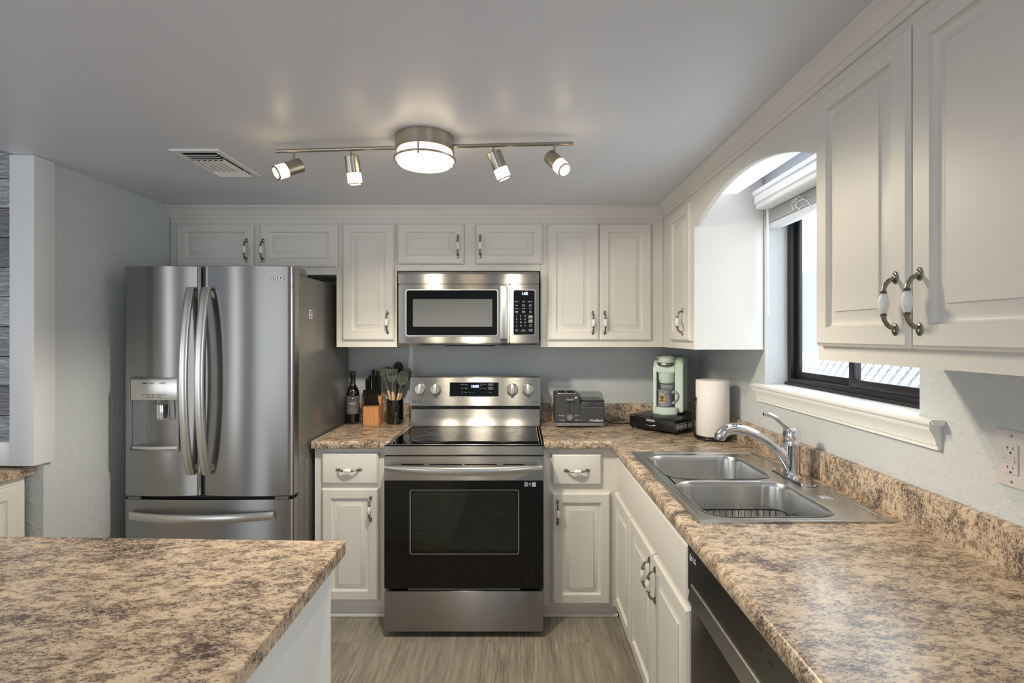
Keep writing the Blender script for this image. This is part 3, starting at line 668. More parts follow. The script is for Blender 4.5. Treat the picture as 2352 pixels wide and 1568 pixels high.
a = [(.055+.006*math.cos(k*.5), MY-.0034, 1.4985+.006*math.sin(k*.5)) for k in range(12)]; b.tube(a, .0006, 5)
obj('keypad_print', b, ['ltext', 'char2'], cp)
obj('clock_digits', MB().text('1:05', .021, F(.024, 1.669), bold=.0004), 'led', cp)
b = MB().logo(T(-.604, MY-.0005, 1.422) @ UP, .0085); b.text('LG', .017, T(-.580, MY-.0003, 1.422) @ UP)
obj('brand_mark', b, 'dtext', t)
# ------------------------------------------------------------------ dishwasher
t = thing('dishwasher', 'dark stainless dishwasher under the right worktop beside the sink cabinet', 'dishwasher', (.78, 1.155, 0))
DY0, DY1 = .855, 1.455
obj('dishwasher_body', MB().box(.52, XR-.03, DY0, DY1, .03, .868).box(.56, XR-.05, DY0+.01, DY1-.01, 0, .03), 'black', t)
obj('door', MB().box(.478, .519, DY0+.002, DY1-.002, .11, .712, r=.004), 'steeld', t)
cp = obj('control_panel', MB().plate([(.470, .735), (.470, .866), (.474, .870), (.519, .870), (.519, .716), (.505, .716)], DY0+.002, DY1-.002, 'Y', r=.002), 'steeld', t)
obj('handle', MB().plate([(.460, .717), (.466, .765), (.474, .765), (.500, .724), (.500, .715)], DY0+.03, DY1-.03, 'Y', r=.003), 'bright', t)
M = lambda y, z: T(.4695, y, z) @ R(-PI/2, 'Z') @ UP
b = MB().logo(M(1.425, .835), .009, 0); b.text('LG', .020, M(1.398, .835)); 
obj('brand_mark', b, 'ltext', cp)
for y, s_ in ((1.25, 'Direct Drive'), (1.02, 'Power'), (.97, 'Start')): obj('panel_print', MB().text(s_, .008, M(y, .83)), 'dtext', cp)
# ------------------------------------------------------------------ sink
t = thing('kitchen_sink', 'double bowl stainless steel sink set into the right worktop', 'sink', (.78, 1.905, .70))
B1, B2 = rrect(.545, .938, 1.502, 1.868, .075, 7), rrect(.545, .938, 1.898, 2.268, .075, 7)
RZ = .9195
b = MB().plate(rrect(.500, 1.062, 1.465, 2.344, .012), RZ-.0045, RZ, 'Z', holes=[B1, B2])
b.sweep([(.502, 1.467), (.502, 2.342), (1.060, 2.342), (1.060, 1.467), (.502, 1.467)], [(0, RZ-.001), (.004, RZ-.001), (.006, RZ+.0015), (.010, RZ+.002), (.014, RZ), (.0, RZ-.003)], side=1)
def bowl(x0, x1, y0, y1, depth):
    L = []
    for off, z in ((-.004, RZ+.0012), (0, RZ+.001), (.003, RZ-.003), (.006, RZ-.02), (.012, RZ-depth+.05), (.020, RZ-depth+.02), (.040, RZ-depth+.004), (.06, RZ-depth)):
        L.append([(x, y, z) for x, y in rrect(x0+off, x1-off, y0+off, y1-off, max(.075-off*.3, .03), 7)])
    q = MB(); t_ = bmesh.new(); LL = [[t_.verts.new(p) for p in lp] for lp in L]
    for a, c_ in zip(LL, LL[1:]):
        for i in range(len(a)): t_.faces.new((a[i], a[(i+1) % len(a)], c_[(i+1) % len(a)], c_[i]))
    t_.faces.new(LL[-1]); bmesh.ops.recalc_face_normals(t_, faces=t_.faces[:]); bmesh.ops.reverse_faces(t_, faces=t_.faces[:])
    q._in(t_, 0); return q
b.tube([(1.035, 1.52, RZ), (1.04, 1.60, RZ), (1.042, 1.72, RZ), (1.042, 2.10, RZ), (1.04, 2.22, RZ), (1.025, 2.29, RZ), (.98, 2.318, RZ), (.60, 2.318, RZ)], .003, 8, flat=1)
obj('rim', b, 'steels', t)
for y0, y1 in ((1.502, 1.868), (1.898, 2.268)):
    o = obj('bowl', bowl(.545, .938, y0, y1, .185), 'steels', t, smooth=60)
    yc = (y0+y1)/2
    obj('drain', MB().lathe([(0, .002), (.02, .001), (.024, .004), (.040, .005), (.044, .002), (.044, 0)], (.74, yc, RZ-.185)), 'chrome', o)
obj('hole_cover', MB().lathe([(0, .005), (.018, .0045), (.022, .002), (.0225, 0)], (.992, 1.683, RZ)), 'chrome', t)
# wire rack in the near bowl
b = MB(); z1, z0 = .835, .752
rim = rrect(.572, .915, 1.560, 1.815, .04, 4)
b.tube([(x, y, z1) for x, y in rim], .0028, 8, closed=True, cap=False); b.tube([(x, y, z0) for x, y in rim], .0022, 8, closed=True, cap=False)
for k in range(15):
    x = .59+k*.0218
    b.tube([(x, 1.815, z1), (x, 1.813, z0), (x, 1.562, z0), (x, 1.560, z1)], .0015, 6)
for k in range(10):
    y = 1.60+k*.020
    for xx in (.572, .915): b.tube([(xx, y, z1), (xx, y, z0)], .0015, 6)
for x in (.62, .86):
    for y in (1.60, 1.78): b.cyl((x, y, z0), (x, y, .7355), .004, n=8)
rebase(tag(obj('sink_rack', b, 'black'), 'black wire rack standing in the nearer sink bowl', 'rack'), (.74, 1.69, .7355))
# ------------------------------------------------------------------ faucet
FX, FYY, FZ = 1.008, 1.925, RZ+.0005
t = thing('faucet', 'chrome single lever kitchen faucet with arched spout behind the sink', 'faucet', (FX, FYY, FZ))
plate = [(FX+.030*math.cos(a)*(1 if abs(math.sin(a)) < .99 else 1), FYY-.01+(.028*math.sin(a)+(.095 if math.sin(a) > 0 else -.095))) for a in [math.radians(k*12) for k in range(30)]]
obj('deck_plate', MB().plate(plate, FZ, FZ+.006, 'Z', r=.002).lathe([(.034, .005), (.031, .010), (.0285, .016), (.0285, .018)], (FX, FYY, FZ), sx=1, sy=1.25), 'chrome', t, smooth=60)
fb = obj('faucet_body', MB().lathe([(.0285, .014), (.0290, .03), (.0295, .118), (.0300, .1195), (.0275, .121), (.0275, .124), (.0300, .126), (.0300, .142), (.028, .144)], (FX, FYY, FZ)), 'chrome', t, smooth=50)
obj('spout', MB().tube([(FX, FYY, FZ+.020), (FX-.014, FYY, FZ+.050), (FX-.036, FYY, FZ+.083), (FX-.066, FYY, FZ+.114), (FX-.105, FYY, FZ+.142), (FX-.148, FYY, FZ+.163), (FX-.185, FYY, FZ+.174)],
    [.022, .024, .021, .018, .0165, .0165, .0165], 24), 'chrome', t, smooth=60)
obj('spray_head', MB().tube([(FX-.120, FYY, FZ+.150), (FX-.152, FYY, FZ+.165), (FX-.188, FYY, FZ+.176), (FX-.222, FYY, FZ+.178), (FX-.250, FYY, FZ+.169), (FX-.264, FYY, FZ+.153), (FX-.268, FYY, FZ+.137)],
    [.0170, .0180, .0195, .0205, .0215, .0215, .0175], 24).box(FX-.225, FX-.185, FYY-.010, FYY+.010, FZ+.194, FZ+.1995, r=.002, m=1), ['chrome', 'char2'], t, smooth=60)
obj('lever', MB().lathe([(.030, .143), (.0305, .152), (.030, .172), (.024, .182), (0, .185)], (FX, FYY, FZ)).tube([(FX+.008, FYY, FZ+.172), (FX-.018, FYY, FZ+.186), (FX-.040, FYY, FZ+.204), (FX-.062, FYY, FZ+.221), (FX-.085, FYY, FZ+.231), (FX-.104, FYY, FZ+.233)],
    [.016, .013, .0095, .0085, .009, .006], 16, flat=1.25), 'chrome', t, smooth=60)
CT = .9148   # top of the worktops
# ------------------------------------------------------------------ toaster
t = thing('toaster', 'charcoal toaster with egg cooker under a clear lid, on the worktop right of the stove', 'toaster', (.344, 2.975, CT))
def L(name, mb, mats, par=None, **k): return obj(name, mb, mats, par or t, local=True, **k)
# local frame: x across, front at y=0
b = MB().plate([(0, .028), (.183, .028), (.186, .185), (.180, .196), (.010, .193), (0, .180)], -.143, -.002, 'X', r=.004)
b.plate([(0, .028), (.183, .028), (.183, .140), (0, .140)], -.002, .140, 'X', r=.004)
bd = L('toaster_housing', b, 'char')
L('toaster_base', MB().box(-.140, .137, .003, .182, .008, .0275, r=.004), 'char2')
for x in (-.120, .105):
    for y in (.02, .16): L('foot', MB().box(x-.007, x+.007, y-.007, y+.007, 0, .0082), 'black')
L('bread_slots', MB().box(-.128, -.020, .018, .168, .1915, .1965, r=.001).box(-.122, -.078, .03, .155, .1966, .1985, m=1).box(-.070, -.026, .03, .155, .1966, .1985, m=1), ['bright', 'blackm'])
L('lever_slot', MB().box(-.083, -.038, -.0015, .0015, .085, .176).box(-.0625, -.0585, -.002, .001, .085, .180, m=1), ['char', 'blackm'])
L('lever', MB().box(-.082, -.037, -.026, -.001, .158, .169, r=.003), 'char2')
k = L('browning_knob', MB().lathe([(.0175, 0), (.0175, .010), (.015, .013), (0, .0135)], n=28, M=T(-.060, 0, .058) @ R(PI/2, 'X')), 'char2')
for x in (-.097, -.023):
    for z in (.070, .045): L('button', MB().lathe([(.0065, 0), (.0065, .003), (0, .0034)], n=16, M=T(x, 0, z) @ R(PI/2, 'X')), 'char2')
b = MB()
for q in range(9):
    a = math.radians(-110+q*27); b.cyl((-.060+.023*math.sin(a), -.0003, .058+.023*math.cos(a)), (-.060+.023*math.sin(a), -.0009, .058+.023*math.cos(a)), .0012, n=6)
L('dial_marks', b, 'ltext')
for x, z, s_ in ((-.113, .070, 'BAGEL'), (-.113, .045, 'EGG'), (-.009, .070, 'ON'), (-.003, .045, 'CANCEL')): L('button_print', MB().text(s_, .006, T(x, -.0003, z) @ UP), 'ltext')
b = MB(); b.text('WestBend', .0175, T(.092, -.0004, .042) @ UP, bold=.0003)
L('brand_mark', b, 'ltext'); L('slice_symbol', MB().plate(rrect(-.030, -.019, .168, .178, .002), -.0006, .0001, 'Y'), 'ltext')
eg = L('egg_cooker', MB().box(.004, .139, -.004, .17, .1165, .150, r=.006).box(.004, .139, -.002, .17, .150, .155, r=.001, m=1).box(.004, .1385, -.0005, .001, .1145, .1165, m=2).box(.060, .090, -.006, -.001, .130, .153, m=0), ['char', 'black', 'char2'])
L('clear_lid', MB().plate([(.004, .155), (.172, .155), (.165, .192), (.085, .197), (.015, .178)], .006, .137, 'X', r=.004).box(.056, .094, -.022, .006, .150, .164, r=.002), 'clear', eg)
L('egg_tray', MB().box(.012, .131, .012, .16, .1556, .160), 'char2', eg)
cord = MB().tube([(.49, 3.10, CT+.04), (.53, 3.10, CT+.012), (.58, 3.085, CT+.0045), (.64, 3.10, CT+.0045), (.72, 3.14, CT+.0045), (.82, 3.20, CT+.005)], .0035, 8)
tag(obj('power_cord', cord, 'black'), 'black power cord of the toaster lying on the worktop', 'cord')
# ------------------------------------------------------------------ pod drawer, pods, coffee maker, mug
A1 = math.atan2(-.233, .198)
t = thing('pod_drawer', 'black wire-sided drawer unit for coffee pods beneath the coffee maker', 'drawer unit', (.727, 2.864, CT), A1)
b = MB().box(-.153, .153, .0, .325, .075, .0795, r=.0015)
w = .0022
for x in (-.151, .151):
    for z in (.012, .062): b.tube([(x, .003, z), (x, .322, z)], w, 6)
    for y in (.003, .11, .215, .322): b.tube([(x, y, .006), (x, y, .076)], w, 6)
    for y in (.02, .305): b.lathe([(0, 0), (.005, .001), (.006, .005), (0, .011)], (x*.95, y, 0), n=10)
for y in (.003, .322):
    b.tube([(-.151, y, .012), (.151, y, .012)], w, 6); b.tube([(-.151, y, .070), (.151, y, .070)], w, 6)
for z in (.024, .05):
    b.tube([(.151, .003+.016*k, z+.003*(k % 2)) for k in range(21)], .0016, 6)
fr = L('rack_frame', b, 'black')
dr = L('drawer', MB().box(-.146, .146, -.006, -.0005, .013, .073, r=.002).box(-.140, .140, .004, .31, .013, .016).box(-.10, .0, -.007, -.001, .006, .012), 'black')
L('handle', MB().tube([(-.035, -.007, .040), (-.028, -.015, .037), (0, -.020, .035), (.028, -.015, .037), (.035, -.007, .040)], [.002, .0035, .0045, .0035, .002], 10), 'chrome', dr)
L('drawer_print', MB().text('KEURIG', .0165, T(-.004, -.0064, .060) @ UP, bold=.0004), 'ltext', dr)
WMt = wm(t)
pod0 = None
for k in range(7):
    p = WMt @ Vector((.127, .035+k*.0425, .0395))
    Mloc = WMt @ T(.124, .038+k*.0425, .0163)
    if pod0 is None:
        pod0 = thing('coffee_pod', 'x', 'coffee pod', group='coffee pods in the wire drawer')
        obj('pod_cup', MB().lathe([(0, 0), (.016, 0), (.0175, .002), (.0205, .038), (0, .038)], n=20), 'white', pod0)
        obj('pod_lid', MB().lathe([(0, .0385), (.0215, .0385), (.0215, .040), (0, .0404)], n=20), 'bright', pod0); r_ = pod0
    else:
        r_ = pod0.copy(); COL.objects.link(r_)
        for ch in [c_ for c_ in pod0.children]:
            c2 = ch.copy(); COL.objects.link(c2); c2.parent = r_
    r_.location = Mloc.translation
    r_['label'] = 'white coffee pod in the row along the right side of the wire drawer'
A2 = math.radians(-24)
t = thing('coffee_maker', 'mint green single-serve coffee maker on the pod drawer in the corner', 'coffee maker', (.835, 2.945, CT+.080), A2)
# local frame: front y=0, x -.082...082
def soft(p, n=2):
    for _ in range(n):
        q = []
        for i in range(len(p)):
            a, b_ = p[i], p[(i+1) % len(p)]
            q += [(a[0]*.75+b_[0]*.25, a[1]*.75+b_[1]*.25), (a[0]*.25+b_[0]*.75, a[1]*.25+b_[1]*.75)]
        p = q
    return p
top_ = [(.250, .29), (.244, .308), (.226, .322), (.20, .329), (.16, .333), (.12, .332), (.09, .328), (.062, .319), (.042, .306), (.028, .288), (.022, .265)]
b = MB().plate([(.022, .012), (.244, .012), (.250, .02)]+top_, .040, .084, 'X', r=.005)
b.plate([(.105, .012), (.244, .012), (.250, .02)]+top_[:6]+[(.105, .325)], -.082, .040, 'X', r=.004)
b.plate([(.022, .012), (.10, .012), (.11, .318), (.075, .311), (.052, .299), (.034, .282), (.022, .255)], -.082, -.064, 'X', r=.003)
L('coffee_maker_housing', b, 'mint')
hd = L('brew_head', MB().plate([(.018, .236), (.105, .236), (.105, .322), (.06, .314), (.030, .298), (.018, .268)], -.0635, .0395, 'X', r=.005).lathe([(.020, .168), (.040, .176), (.0455, .19), (.0485, .237)], (-.012, .065, 0), n=36), 'mint')
L('lid_handle', MB().tube([(-.058, .03, .288), (-.045, .012, .284), (-.012, .004, .282), (.022, .012, .284), (.035, .03, .288)], [.006, .009, .010, .009, .006], 10, flat=.7), 'pewter', hd)
L('lid', MB().plate(soft([(-.060, .012), (-.012, -.010), (.036, .012), (.042, .10), (.020, .18), (-.05, .18), (-.066, .10)], 3), .290, .315, 'Z', r=.007).lathe([(.055, .312), (.052, .322), (.040, .331), (.02, .336), (0, .337)], (-.012, .075, 0), n=36, sx=.95, sy=1.3), 'mint', hd)
L('nozzle_shroud', MB().lathe([(.030, .137), (.038, .146), (.040, .168), (.0, .1675)], (-.012, .075, 0), n=30, sx=1, sy=.6), 'mintd', hd)
L('drip_platform', MB().plate([(.022+0*k, 0) for k in ()]+[(-.012+.069*math.cos(math.radians(180+k*12)), .004+.024*math.sin(math.radians(180+k*12))) for k in range(16)]+[(.057, .10), (-.081, .10)], .004, .040, 'Z', r=.003).plate([(-.07, .0), (-.012, -.012), (.046, .0), (.046, .09), (-.07, .09)], .0402, .0425, 'Z', m=1).plate([(-.076, .0), (-.012, -.024), (.052, .0)], 0, .006, 'Z'), ['mint', 'mintd'])
for q, (x, y) in enumerate(((.046, .05), (.056, .062), (.062, .078), (.066, .096), (.07, .114))): L('button', MB().lathe([(.0045, 0), (.0045, .001), (0, .0015)], (x, y, .3305), n=12), 'black')
L('side_dot', MB().cyl((.0842, .075, .262), (.0846, .075, .262), .0035, n=12), 'white')
MX, MYY, MZ = -.016, .030, .0426
mw = wm(t) @ Vector((MX, MYY, MZ))
cm = t
t = thing('mug', 'blue-grey speckled stoneware mug with palm tree medallion on the coffee maker', 'mug', mw, A2-.05)
L('mug_body', MB().lathe([(0, 0), (.036, 0), (.040, .004), (.0405, .02), (.0375, .045), (.0375, .075), (.0415, .092), (.0425, .097), (.0395, .097), (.0345, .075), (.0345, .045), (.037, .012), (0, .008)], n=40), 'mug', smooth=60)
L('mug_handle', MB().tube([(.034, -.002, .078), (.052, -.004, .085), (.070, -.005, .076), (.074, -.005, .058), (.064, -.004, .036), (.046, -.003, .022), (.036, -.002, .018)], [.009, .0085, .0075, .007, .007, .008, .009], 12, flat=.75), 'mug', smooth=60)
# medallion with palms, wrapped on the round front
b = MB(); ang0 = math.radians(-103); rr_ = .0412
def wrap(u, v, o): a = ang0+u/rr_; return ((rr_+o)*math.cos(a), (rr_+o)*math.sin(a), .050+v)
loops = []
for k in range(28): pass
ring = [(.0215*math.cos(2*PI*k/28), .0285*math.sin(2*PI*k/28)) for k in range(28)]
b.rings([[wrap(u, v, -.004) for u, v in ring], [wrap(u, v, .0012) for u, v in ring], [wrap(u*.6, v*.6, .0014) for u, v in ring], [wrap(u*.1, v*.1, .0014) for u, v in ring]])
def stroke(p, r=.0008): b.tube([wrap(u, v, .0018) for u, v in p], r, 5, 1)
for x0, x1, h in ((-.003, -.006, .010), (.004, .006, .006), (.0, .001, .0)):
    stroke([(x0, -.013), ((x0+x1)/2, (h-.013)/2), (x1, h)], .0010)
    for dx, dy in ((-.009, -.002), (-.007, .004), (.0, .006), (.007, .004), (.009, -.002)): stroke([(x1, h), (x1+dx*.5, h+dy*.6+.002), (x1+dx, h+dy-.001)], .0009)
stroke([(-.014, -.013), (-.006, -.014), (.006, -.013), (.014, -.014)], .0014); stroke([(-.010, -.018), (.010, -.018)], .0009); stroke([(.009, .018), (.0115, .018)], .0016)
L('medallion', b, ['tan', 'black'], smooth=60)
# ------------------------------------------------------------------ paper towels
PX, PY = .985, 2.655
t = thing('paper_towel_holder', 'black wire paper towel holder by the sink', 'paper towel holder', (PX, PY, CT))
b = MB(); ringp = [(.085*math.cos(2*PI*k/36), .085*math.sin(2*PI*k/36)) for k in range(36)]
b.tube([(x, y, .011) for x, y in ringp], .0035, 8, closed=True, cap=False); b.tube([(x*.93, y*.93, .018) for x, y in ringp], .0028, 8, closed=True, cap=False)
b.tube([(-.085, 0, .011), (.085, 0, .011)], .003, 8).tube([(0, 0, .011), (0, 0, .30)], .005, 10)
for a in (.6, 2.6, 4.0, 5.3): b.lathe([(0, 0), (.006, .002), (.007, .006), (0, .012)], (.085*math.cos(a), .085*math.sin(a), 0), n=12)
for dy in (-.012, 0, .012): b.tube([(-.088, dy, .014), (-.098, dy, .06), (-.101, dy, .10), (-.099, dy*.9, .15), (-.092, dy*.7, .19), (-.086, dy*.3, .215)], .0028, 8)
L('holder_frame', b, 'black')
b = MB().lathe([(.021, .022), (.080, .022), (.0815, .024), (.0815, .300), (.0805, .302), (.021, .302), (.020, .300)], n=64).lathe([(.021, .022), (.0195, .03), (.0195, .29), (.021, .302)], n=30, cap=False, m=1)
r_ = obj('paper_towel_roll', b, ['paper', 'tan'], smooth=40); r_.location = (PX, PY, CT)
tag(r_, 'white roll of quilted paper towels standing on the black wire holder', 'paper towels')
# ------------------------------------------------------------------ wine bottle
b = thing('wine_bottle', 'dark wine bottle with grey label beside the fridge', 'bottle', (-1.010, 3.128, CT)); t = b
L('bottle_glass', MB().lathe([(0, .004), (.030, .001), (.037, .004), (.0385, .012), (.0385, .175), (.0375, .190), (.031, .210), (.020, .225), (.0155, .238), (.0145, .26), (.0145, .296), (0, .296)], n=40), 'bottle', smooth=60)
L('bottle_cap', MB().lathe([(.0150, .262), (.0152, .285), (.0165, .287), (.0165, .297), (.0155, .300), (.0155, .313), (0, .314)], n=28), 'blackm')
def arcband(r, a0, a1, z0, z1, m=0, n=16, B=None):
    B = B or MB(); lo = [(r*math.cos(a), r*math.sin(a)) for a in [a0+(a1-a0)*k/n for k in range(n+1)]]
    return B.rings([[(x*1.0, y*1.0, z0) for x, y in lo]+[(x*.99, y*.99, z0) for x, y in lo[::-1]], [(x, y, z1) for x, y in lo]+[(x*.99, y*.99, z1) for x, y in lo[::-1]]], m)
L('label', arcband(.0389, math.radians(-150), math.radians(-10), .060, .168), 'label')
b = MB(); ca = math.radians(-76)
def onb(u, z, r=.0391): a = ca+u/r; return T(r*math.cos(a), r*math.sin(a), z) @ R(a+PI/2, 'Z') @ UP
for body, z, s_, m in (('WOODBARREL', .125, .0075, 0), ('CELLARS', .116, .0075, 0), ('RED BLEND', .105, .006, 1), ('RESERVE', .095, .007, 1), ('CABERNET SAUVIGNON', .084, .005, 0), ('75 CL   ALC 14%', .073, .0045, 0)):
    body_w = len(body)*s_*.62
    for q, ch in enumerate(body):
        if ch != ' ': b.text(ch, s_, onb(-body_w/2+(q+.5)*s_*.62, z), m=m, ext=.0002)
arcband(.0392, ca-.17, ca+.17, .143, .1678, 2, 6, b)
b.lathe([(.0045, 0), (.0045, .0008), (0, .0009)], n=16, m=0, M=onb(0, .155) @ T(0, 0, .0))
L('label_print', b, ['ltext', 'orange', 'black'])
# ------------------------------------------------------------------ knife block and knives
t = thing('knife_block', 'light wooden knife block between wine bottle and utensil crock', 'knife block', (-.879, 3.045, CT), 0)
th = math.radians(17)     # lean of the slots
prof = [(-.005, 0), (.105, 0), (.125, .06), (.115, .175), (.075, .190), (.045, .135), (.008, .112), (-.005, .105)]
L('wooden_block', MB().plate([(0, 0), (.115, 0), (.115, .165), (.060, .178), (.055, .130), (.0, .112)], -.046, .046, 'X', r=.003), 'wood')
L('knife_slots', MB().box(-.040, .040, -.0005, .004, .1100, .1115).box(-.04, .04, .062, .066, .1775, .1785), 'blackm')
WB = wm(t)
def mk_knife(name, label, x, y, z, ln, w, lean, group):
    k = thing(name, label, 'knife', WB @ Vector((x, y, z)), 0, group)
    M = R(lean, 'X')
    h = obj('handle', MB().tube([(0, 0, .004), (0, -.001, ln*.15), (0, .0015, ln*.5), (0, .0, ln*.8), (0, -.002, ln)], [w*.75, w, w*.9, w, w*.95], 12, flat=.62, M=M @ R(PI/2, 'Z')), 'black', k, local=True, smooth=60)
    obj('rivet', MB().cyl((0, -w*1.02, ln*.93), (0, -w*.9, ln*.93), .0030, n=10, M=M).cyl((0, -w*1.0, ln*.5), (0, -w*.88, ln*.5), .0012, n=8, M=M), 'bright', h, local=True) if False else None
    obj('blade', MB().box(-.001, .001, -w*.4, w*.6, -.030, .006, M=M), 'bright', k, local=True)
    return k
for q in range(6):
    mk_knife('steak_knife', ['leftmost', 'second from left', 'third from left', 'third from right', 'second from right', 'rightmost'][q]+' of the six small black handles in the knife block lower row', -.037+q*.0148, .017, .112, .100, .0108, math.radians(14-1.2*q*0), 'steak knives in the block')
big = [(-.036, .062, .164, .110, .015, 'black-handled kitchen knife at the left of the upper row in the block'), (-.021, .07, .166, .125, .014, 'black-handled kitchen knife second from left in the upper row of the block'),
       (-.004, .090, .168, .158, .016, 'tallest black-handled knife standing up in the middle of the block'), (.008, .066, .172, .115, .014, 'short black-handled knife in the middle of the block upper row'),
       (.022, .090, .168, .150, .016, 'black-handled kitchen knife right of the tallest one in the block'), (.036, .066, .168, .122, .015, 'black-handled kitchen knife at the right of the upper row in the block')]
for x, y, z, ln, w, lb in big: mk_knife('kitchen_knife', lb, x, y, z, ln, w, math.radians(10), 'kitchen knives in the block')
# ------------------------------------------------------------------ utensil crock
t = thing('utensil_crock', 'black cylindrical utensil crock by the stove', 'utensil holder', (-.757, 3.13, CT))
L('crock', MB().lathe([(0, 0), (.049, 0), (.050, .002), (.050, .143), (.0485, .144), (.046, .143), (.046, .006), (0, .006)], n=40), 'black' if False else 'bottle')
C0 = Vector((-.757, 3.13, CT))
def utensil(name, label, foot, top, hl, head, mats=('woodl', 'olive')):
    """wooden handle from foot to hl, then silicone neck and head drawn in the plane facing the viewer"""
    f = C0+Vector(foot); u = C0+Vector(top); d = (u-f); Ln = d.length
    k = thing(name, label, 'utensil', f, 0, 'cooking utensils in the crock')
    z = d.normalized(); x = Vector((1, 0, 0)); x = (x-z*x.dot(z)).normalized(); y = z.cross(x)
    M = Matrix((x, y, z)).transposed().to_4x4()
    if hl: obj('handle', MB().tube([(0, 0, 0), (0, 0, hl*.6), (0, 0, hl)], [.0065, .0075, .008], 12, M=M), mats[0], k, local=True)
    hb = MB(); hb.tube([(0, 0, hl), (0, 0, hl+.02), (0, 0, Ln-.06), (0, .001, Ln-.02)], [.0085, .007, .006, .007], 12, M=M)
    head(hb, Ln, M); obj('head', hb, mats[1], k, local=True, smooth=50)
    return k
def spatula(sl):
    def f(b, Ln, M):
        o = [(-.010, Ln-.045), (.010, Ln-.045), (.030, Ln-.020), (.038, Ln+.035), (-.038, Ln+.035), (-.030, Ln-.020)]
        hs = [[(x-.003, Ln-.005), (x+.003, Ln-.005), (x+.006, Ln+.020), (x, Ln+.020)] for x in (-.014, -.001, .012)] if sl else []
        b.plate(o, -.0025, .0025, 'Y', holes=hs, M=M)
    return f
def spoon(holes, w=.033, h=.045):
    def f(b, Ln, M):
        o = [(w*math.cos(a), Ln+h*math.sin(a)) for a in [2*PI*k/28 for k in range(28)]]
        hs = [rrect(x-.003, x+.003, Ln+z-.003, Ln+z+.003, .0028, 2) for x in (-.015, -.005, .005, .015) for z in (-.018, -.008, .002, .012, .022)] if holes else []
        b.plate(o, -.003, .003, 'Y', holes=hs, M=M)
        if not holes: b.lathe([(0, -.5), (.5, -.42), (.86, -.2), (1, 0), (.9, .02), (0, .03)], n=24, M=M @ T(0, .004, Ln) @ R(-PI/2, 'X') @ Matrix.Diagonal((w, h, .018, 1)))
    return f
utensil('spatula', 'grey-green wide spatula leaning left in the crock', (.012, 0, .01), (-.072, .0, .300), .195, spatula(False))
utensil('slotted_turner', 'grey-green slotted turner in the front centre of the crock', (-.002, -.02, .01), (-.010, -.035, .295), .185, spatula(True))
utensil('skimmer', 'grey-green spoon with round holes at the right of the crock', (-.012, -.01, .01), (.052, -.028, .275), .180, spoon(True))
utensil('ladle', 'black round spoon standing tallest at the back of the crock', (.0, .02, .01), (.012, .035, .330), 0, spoon(False, .030, .040), ('woodl', 'blackm'))
utensil('serving_spoon', 'grey-green solid spoon behind the skimmer, leaning right in the crock', (-.015, .012, .01), (.068, .012, .292), .18, spoon(False, .030, .042))
utensil('pasta_server', 'grey-green spoon behind the wide spatula, leaning left in the crock', (.015, .015, .01), (-.040, .022, .300), .185, spoon(False, .028, .040))
# ------------------------------------------------------------------ outlets
t = thing('wall_outlet', 'white double power outlet on the right wall nearest the viewer', 'outlet', (XR, 1.174, 1.165), -PI/2)
L('outlet_plate', MB().plate(rrect(-.041, .041, -.064, .064, .003), -.006, -.0005, 'Y', r=.0012), 'almond')
L('outlet_insert', MB().plate(rrect(-.017, .017, -.034, .034, .002), -.009, -.006, 'Y', r=.0006).box(-.010, .010, -.0105, -.009, .001, .008).box(-.010, .010, -.0105, -.009, -.009, -.002), 'almond')
b = MB()
for zc in (.022, -.022):
    b.box(-.0075, -.0062, -.0093, -.0088, zc-.001, zc+.006).box(-.010, -.0075, -.0093, -.0088, zc+.002, zc+.0035).box(.005, .0063, -.0093, -.0088, zc-.001, zc+.006).cyl((0, -.0088, zc-.008), (0, -.0094, zc-.008), .0025, n=12)
b.cyl((-.014, -.0088, 0), (-.014, -.0094, 0), .0012, n=8).cyl((.013, -.0088, -.004), (.013, -.0094, -.004), .0012, n=8)
L('outlet_holes', b, 'black')
L('screw', MB().cyl((0, -.0058, .052), (0, -.0068, .052), .003, n=12).cyl((0, -.0058, -.052), (0, -.0068, -.052), .003, n=12), 'bright')
t = thing('wall_outlet', 'white power outlet on the right wall behind the paper towels', 'outlet', (XR, 2.985, 1.19), -PI/2)
L('outlet_plate', MB().plate(rrect(-.036, .036, -.058, .058, .003), -.006, -.0005, 'Y', r=.0012).plate(rrect(-.017, .017, -.034, .034, .002), -.008, -.006, 'Y'), 'almond')
L('plug', MB().box(-.016, .014, -.035, -.0082, -.035, -.008, r=.004), 'black')
tag(obj('power_cord', MB().tube([(1.083, 2.985, 1.165), (1.055, 2.97, 1.12), (1.048, 2.99, 1.06), (1.06, 3.05, 1.03), (1.055, 3.12, 1.0)], .003, 8), 'black'), 'black power cord of the coffee maker hanging from the corner outlet', 'cord')
